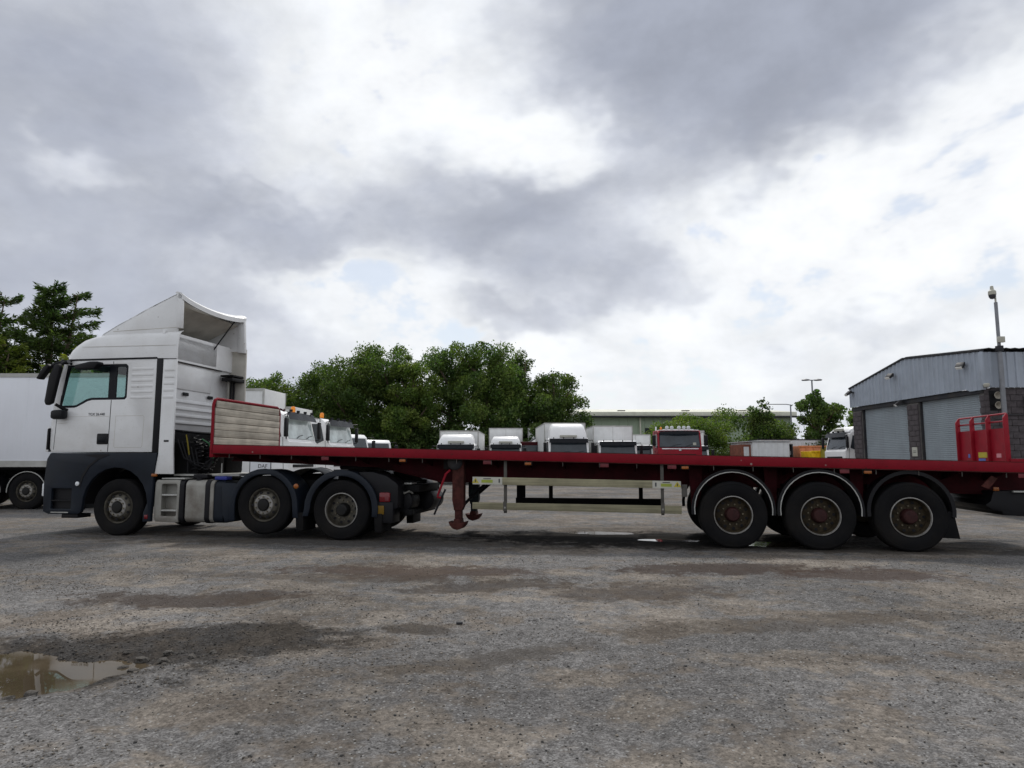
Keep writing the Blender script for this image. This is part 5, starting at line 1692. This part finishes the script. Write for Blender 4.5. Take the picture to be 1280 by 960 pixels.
def skip(name, label, X, Y, L, h, m, cat='skip'):
    t_ = thing(name, label, cat, (X, Y, 0), 0)
    MB().prism([(0.25, .1), (L - .25, .1), (L, h), (0, h)], 0, 1.7).build('body', m, t_, bevel=.02)
    MB().box(-.04, L + .04, -.05, .0, h - .08, h + .02).build('rim', m, t_, bevel=.01)
    for i in range(3):
        x = L * (.25 + .25 * i)
        box('stiffener', m, t_, x - .03, x + .03, -.05, -.002, .2, h - .08)
    return t_
skip('skip', 'tall orange open skip behind the trailer, left of the white cab', 19.25, 46, 2.0, 2.34, 'skip_orange')
skip('skip', 'bright yellow skip in front of the orange skip', 19.0, 43.5, 1.0, 1.96, 'skip_yellow')
dm = thing('drum', 'olive drum standing between the orange skip and the white cab', 'drum', (19.9, 43.2, 0), 0)
MB().lathe([(.02, 0), (.42, 0), (.44, .04), (.42, .08), (.42, .70), (.44, .74), (.42, .78), (.42, 1.45), (.44, 1.49), (.42, 1.53), (.42, 2.16), (.44, 2.2), (.40, 2.2), (.02, 2.18)], (0, 0, 0), axis='z', n=24).build('shell', 'olive', dm)
MB().lathe([(.01, 0), (.05, 0), (.05, .03), (.01, .04)], (.2, 0, 2.19), axis='z', n=10).build('bung', 'steel_dark', dm)
# lamp posts
def lamp_post(label, X, Y, h, double):
    t_ = thing('lamp_post', label, 'lamp post', (X, Y, 0), 0, 'lamp posts beyond the yard')
    MB().cyl((0, 0, 0), (0, 0, h), .10, .06, 10).build('post', 'pole_grey', t_)
    for s_ in ((-1, 1) if double else (-1,)):
        MB().tube([(0, 0, h - .05), (s_ * .4, 0, h + .02), (s_ * (.4 if double else 2.2), 0, h + .02)], .04, 6).build('arm', 'pole_grey', t_)
        x = s_ * (.52 if double else 2.4)
        MB().lathe([(.02, .10), (.24, .05), (.34, .0), (.30, -.06), (.02, -.08)] if double else [(.02, .06), (.2, .03), (.25, -.02), (.02, -.05)], (x, 0, h), axis='z', n=16).build('lamp_head', 'pole_grey', t_)
lamp_post('twin headed lamp post rising above the dark tree', 25.2, 57, 8.1, True)
lamp_post('single arm lamp post above the warehouse end', 27.0, 66, 6.75, False)

# ------------------------------------------------------------------ plants
def leaf_cloud(name, centers, radii, n, size, m, parent, seed, flat=.0, aspect=.6, squash=.8):
    r = np.random.default_rng(seed)
    c = np.array(centers)
    q = np.array(radii)
    w_ = q ** 2
    idx = r.choice(len(c), n, p=w_ / w_.sum())
    d = r.standard_normal((n, 3))
    d /= np.linalg.norm(d, axis=1)[:, None]
    rad = r.random(n) ** .42 * np.where(r.random(n) < .10, r.uniform(1.0, 1.55, n), 1.0)
    p = c[idx] + d * (rad * q[idx])[:, None] * np.array([1, 1, squash])
    a = r.standard_normal((n, 3))
    a[:, 2] *= (1 - flat)
    a /= np.linalg.norm(a, axis=1)[:, None]
    b = np.cross(a, r.standard_normal((n, 3)))
    b /= np.linalg.norm(b, axis=1)[:, None]
    s = size * r.uniform(.55, 1.3, n)[:, None]
    V_ = np.stack([p - a * s * .5, p + b * s * aspect * .5 - a * s * .05, p + a * s * .5, p - b * s * aspect * .5 - a * s * .05], 1).reshape(-1, 3)
    F_ = np.arange(4 * n).reshape(n, 4)
    return np_mesh(name, V_, F_, m, parent)

def broad_tree(label, X, Y, h, w_, m, seed, n=16000, group=None, trunk_h=.2, size=.20, bare=False, name='tree', cat='tree', squash=.85):
    rr = random.Random(seed)
    t_ = thing(name, label, cat, (X, Y, 0), rr.random() * 6, group)
    mb = MB()
    base = .035 * h
    tips = []
    nl = 9
    trunk = [(0, 0, -.1), (.1 * rr.uniform(-1, 1), .1 * rr.uniform(-1, 1), h * trunk_h), (.25 * rr.uniform(-1, 1), .25 * rr.uniform(-1, 1), h * .55), (.4 * rr.uniform(-1, 1), .4 * rr.uniform(-1, 1), h * .88)]
    mb.tube(trunk, [base, base * .8, base * .5, base * .12], 8)
    cs, rs = [], []
    for i in range(nl):
        z0 = h * (trunk_h + (.75 - trunk_h) * i / nl)
        a = i * 2.4 + rr.random()
        L = w_ * .5 * rr.uniform(.65, 1.0) * (1 - .5 * max(0, (z0 / h - .45)))
        z1 = min(z0 + L * rr.uniform(.35, .9), h * .93)
        e = (L * math.cos(a), L * math.sin(a), z1)
        mid_ = (L * .5 * math.cos(a + .2), L * .5 * math.sin(a + .2), z0 + (z1 - z0) * .35)
        mb.tube([(0, 0, z0), mid_, e], [base * .4, base * .25, base * .06], 6)
        for f_ in (.45, .75, 1.0):
            cs.append((e[0] * f_ + rr.gauss(0, .35), e[1] * f_ + rr.gauss(0, .35), z0 + (z1 - z0) * f_ + rr.gauss(0, .3)))
            rs.append(w_ * rr.uniform(.11, .19))
    mb.build('trunk', 'bark', t_)
    for i in range(5):
        cs.append((rr.gauss(0, .4), rr.gauss(0, .4), h * (trunk_h + .1 + (.72 - trunk_h) * i / 5)))
        rs.append(w_ * .22)
    for i in range(40):
        a = rr.random() * math.tau
        zz = h * rr.uniform(trunk_h * .9, .99)
        f_ = (zz / h - trunk_h * .7) / (1 - trunk_h * .7)
        env = math.sin(math.pi * min(1, max(0.02, f_ * .80 + .20))) ** .6
        rad = w_ * .5 * env * rr.uniform(.45, 1.0)
        cs.append((rad * math.cos(a), rad * math.sin(a), zz - .35))
        rs.append(w_ * rr.uniform(.10, .20) * (.55 if zz > h * .9 else 1))
    leaf_cloud('crown', cs, rs, int(n * 3.0), size, m, t_, seed, squash=squash)
    return t_
GT = 'broadleaf trees along the back of the yard'
TREES = [(-24.0, 60, 8.2, 6.5, 'leaf_mid', 'leafy tree at the left end of the tree belt, beside the cab fairing', 9000),
         (-20.3, 58, 8.9, 6.0, 'leaf_bright', 'light green tree, second from the left end of the tree belt', 9000),
         (-16.6, 59, 9.9, 6.5, 'leaf_mid', 'rounded green tree behind the first two white cabs', 10000),
         (-13.6, 57, 11.0, 6.2, 'leaf_mid', 'tall green tree rising behind the small white cabs', 11000),
         (-10.6, 58, 12.2, 6.5, 'leaf_mid', 'tallest tree of the left part of the belt, with ragged top', 12000),
         (-8.3, 56, 10.3, 4.6, 'leaf_bright', 'slim tree with pale lower leaves left of the leftmost box lorry', 10000),
         (-5.4, 60, 12.0, 6.4, 'leaf_dark', 'dense dark tree behind the leftmost box lorry', 12000),
         (-2.2, 58, 12.1, 6.4, 'leaf_mid', 'broad tall tree behind the second box lorry', 13000),
         (.9, 60, 11.3, 5.4, 'leaf_dark', 'tall open tree with sky showing through, behind the skip loader', 9000),
         (3.7, 59, 9.6, 5.4, 'leaf_mid', 'loose rounded tree at the right end of the belt beside the warehouse', 10500)]
for i, (x, y, h, w_, m_, lb, n_) in enumerate(TREES):
    broad_tree(lb, x, y, h, w_, m_, 40 + i, n_, GT)
GU = 'dark shrubs under the tree belt'
ORD = ['one', 'two', 'three', 'four', 'five', 'six', 'seven', 'eight', 'nine', 'ten', 'eleven', 'twelve', 'thirteen']
for i in range(13):
    x = -25 + i * 2.35
    broad_tree('dark shrub at the foot of the tree belt, number %s counted from its left end' % ORD[i], x, 55.5 + (i % 3), 3.6 + (i * 37 % 10) * .12, 4.4, 'leaf_dark', 90 + i, 4500, GU, trunk_h=.08, size=.26, name='shrub', cat='shrub')
broad_tree('wide rounded green bush in front of the warehouse behind the red lorry', 15.6, 60, 5.5, 7.6, 'leaf_bright', 137, 17000, None, .06, .17, name='bush', cat='bush', squash=.6)
broad_tree('bright green tree with thin top shoots left of the dark tree', 19.9, 53, 4.9, 4.4, 'leaf_mid', 132, 6500, None, .15, .20)
broad_tree('thin sprig topped sapling growing through the bright green tree', 19.7, 53.6, 6.7, 1.9, 'leaf_dark', 135, 700, None, .45, .22)
broad_tree('dark upright tree under the twin headed lamp, beside the workshop', 23.0, 51, 7.3, 3.1, 'leaf_dark', 133, 6000, None, .15, .22)
broad_tree('small distant tree just left of the workshop corner', 31.5, 62, 6.2, 3.6, 'leaf_mid', 134, 4000, None, .2, .25)

# conifers on the left
def conifer(label, X, Y, h, w_, seed, nb=64, group=None):
    rr = random.Random(seed)
    r = np.random.default_rng(seed)
    t_ = thing('conifer', label, 'tree', (X, Y, 0), 0, group)
    mb = MB()
    mb.tube([(0, 0, -.1), (.1, 0, h * .4), (-.05, .05, h * .75), (0, 0, h)], [.24, .18, .08, .01], 8)
    mb.tube([(.1, 0, h * .4), (.75, .1, h * .68), (1.05, .1, h * .94)], [.12, .08, .01], 6)
    P, A = [], []
    br = MB()
    for i in range(nb):
        f_ = (i + .5) / nb
        lead2 = i % 4 == 0 and f_ > .5
        z0 = h * (.08 + .88 * f_)
        a = i * 2.399 + rr.random() * .6
        L = (w_ * .5) * (1.02 - f_) ** .75 * rr.uniform(.6, 1.15) + .25
        ox = 1.0 * (f_ - .35) * 1.4 if lead2 else 0
        o0 = Vector((ox, .08, z0))
        d = Vector((math.cos(a), math.sin(a), 0))
        rise = rr.uniform(.05, .55)
        pts = [o0 + d * (L * s_) + Vector((0, 0, L * (rise * s_ ** 1.6 - .10 * math.sin(s_ * 3)))) for s_ in (0, .25, .5, .75, 1)]
        br.tube(pts, [.045, .035, .025, .015, .006], 5)
        m_ = int(70 * L) + 30
        for k_ in range(m_):
            s_ = rr.random() ** .7
            j = min(int(s_ * 4), 3)
            q = pts[j].lerp(pts[j + 1], s_ * 4 - j)
            side = Vector((-d.y, d.x, 0)) * rr.choice((-1, 1))
            lw_ = .40 * L * (1 - s_) * .55 + .12
            off = side * (rr.random() * lw_) + Vector((0, 0, rr.gauss(0, .07)))
            dirn = (d * .8 + side * .55 + Vector((0, 0, rr.uniform(-.25, .45)))).normalized()
            P.append(q + off)
            A.append(dirn)
    mb.build('trunk', 'bark', t_)
    br.build('branches', 'bark', t_)
    P = np.array(P)
    A = np.array(A)
    n = len(P)
    k_ = 3
    P = np.repeat(P, k_, 0) + r.normal(0, .05, (n * k_, 3))
    A = np.repeat(A, k_, 0) + r.normal(0, .38, (n * k_, 3))
    A /= np.linalg.norm(A, axis=1)[:, None]
    B = np.cross(A, r.standard_normal((n * k_, 3)))
    B /= np.linalg.norm(B, axis=1)[:, None]
    s_ = r.uniform(.12, .30, (n * k_, 1))
    V_ = np.stack([P, P + A * s_ * .5 + B * s_ * .13, P + A * s_, P + A * s_ * .5 - B * s_ * .13], 1).reshape(-1, 3)
    np_mesh('crown', V_, np.arange(len(V_)).reshape(-1, 4), 'leaf_conifer' if seed % 2 else 'leaf_conifer_tip', t_)
    return t_
GC = 'conifers behind the white box trailer'
conifer('tall twin topped conifer rising just left of the white cab roof', -20.9, 30.5, 9.6, 7.2, 201, 96, GC)
conifer('dark conifer at the left picture edge beside the twin topped conifer', -24.6, 31.0, 9.6, 7.0, 203, 90, GC)
conifer('low yellow green conifer in front of the twin topped conifer', -22.3, 28.5, 6.6, 6.5, 204, 90, GC)
conifer('low yellow green conifer half hidden by the white cab roof', -18.4, 29.5, 6.4, 6.0, 206, 80, GC)
conifer('low dark conifer filling the left edge above the box trailer', -26.0, 28.0, 6.6, 6.0, 205, 70, GC)

# rough grass bank seen below the left box trailer
r = np.random.default_rng(77)
n = 26000
x = r.uniform(-32, -9, n)
y = r.uniform(24.6, 30, n)
hh = r.uniform(.15, .55, n) * np.clip((y - 24.4) / .8, .3, 1)
a = r.uniform(0, math.tau, n)
dx, dy = np.cos(a) * .03, np.sin(a) * .03
zb = np.zeros(n)
V_ = np.stack([np.stack([x - dx, y - dy, zb], 1), np.stack([x + dx, y + dy, zb], 1), np.stack([x + r.normal(0, .1, n), y + r.normal(0, .1, n), hh], 1)], 1).reshape(-1, 3)
tag(np_mesh('grass', V_, np.arange(3 * n).reshape(-1, 3), 'grass_blade'), 'rough green grass along the conifers behind the left box trailer', 'grass', kind='stuff')
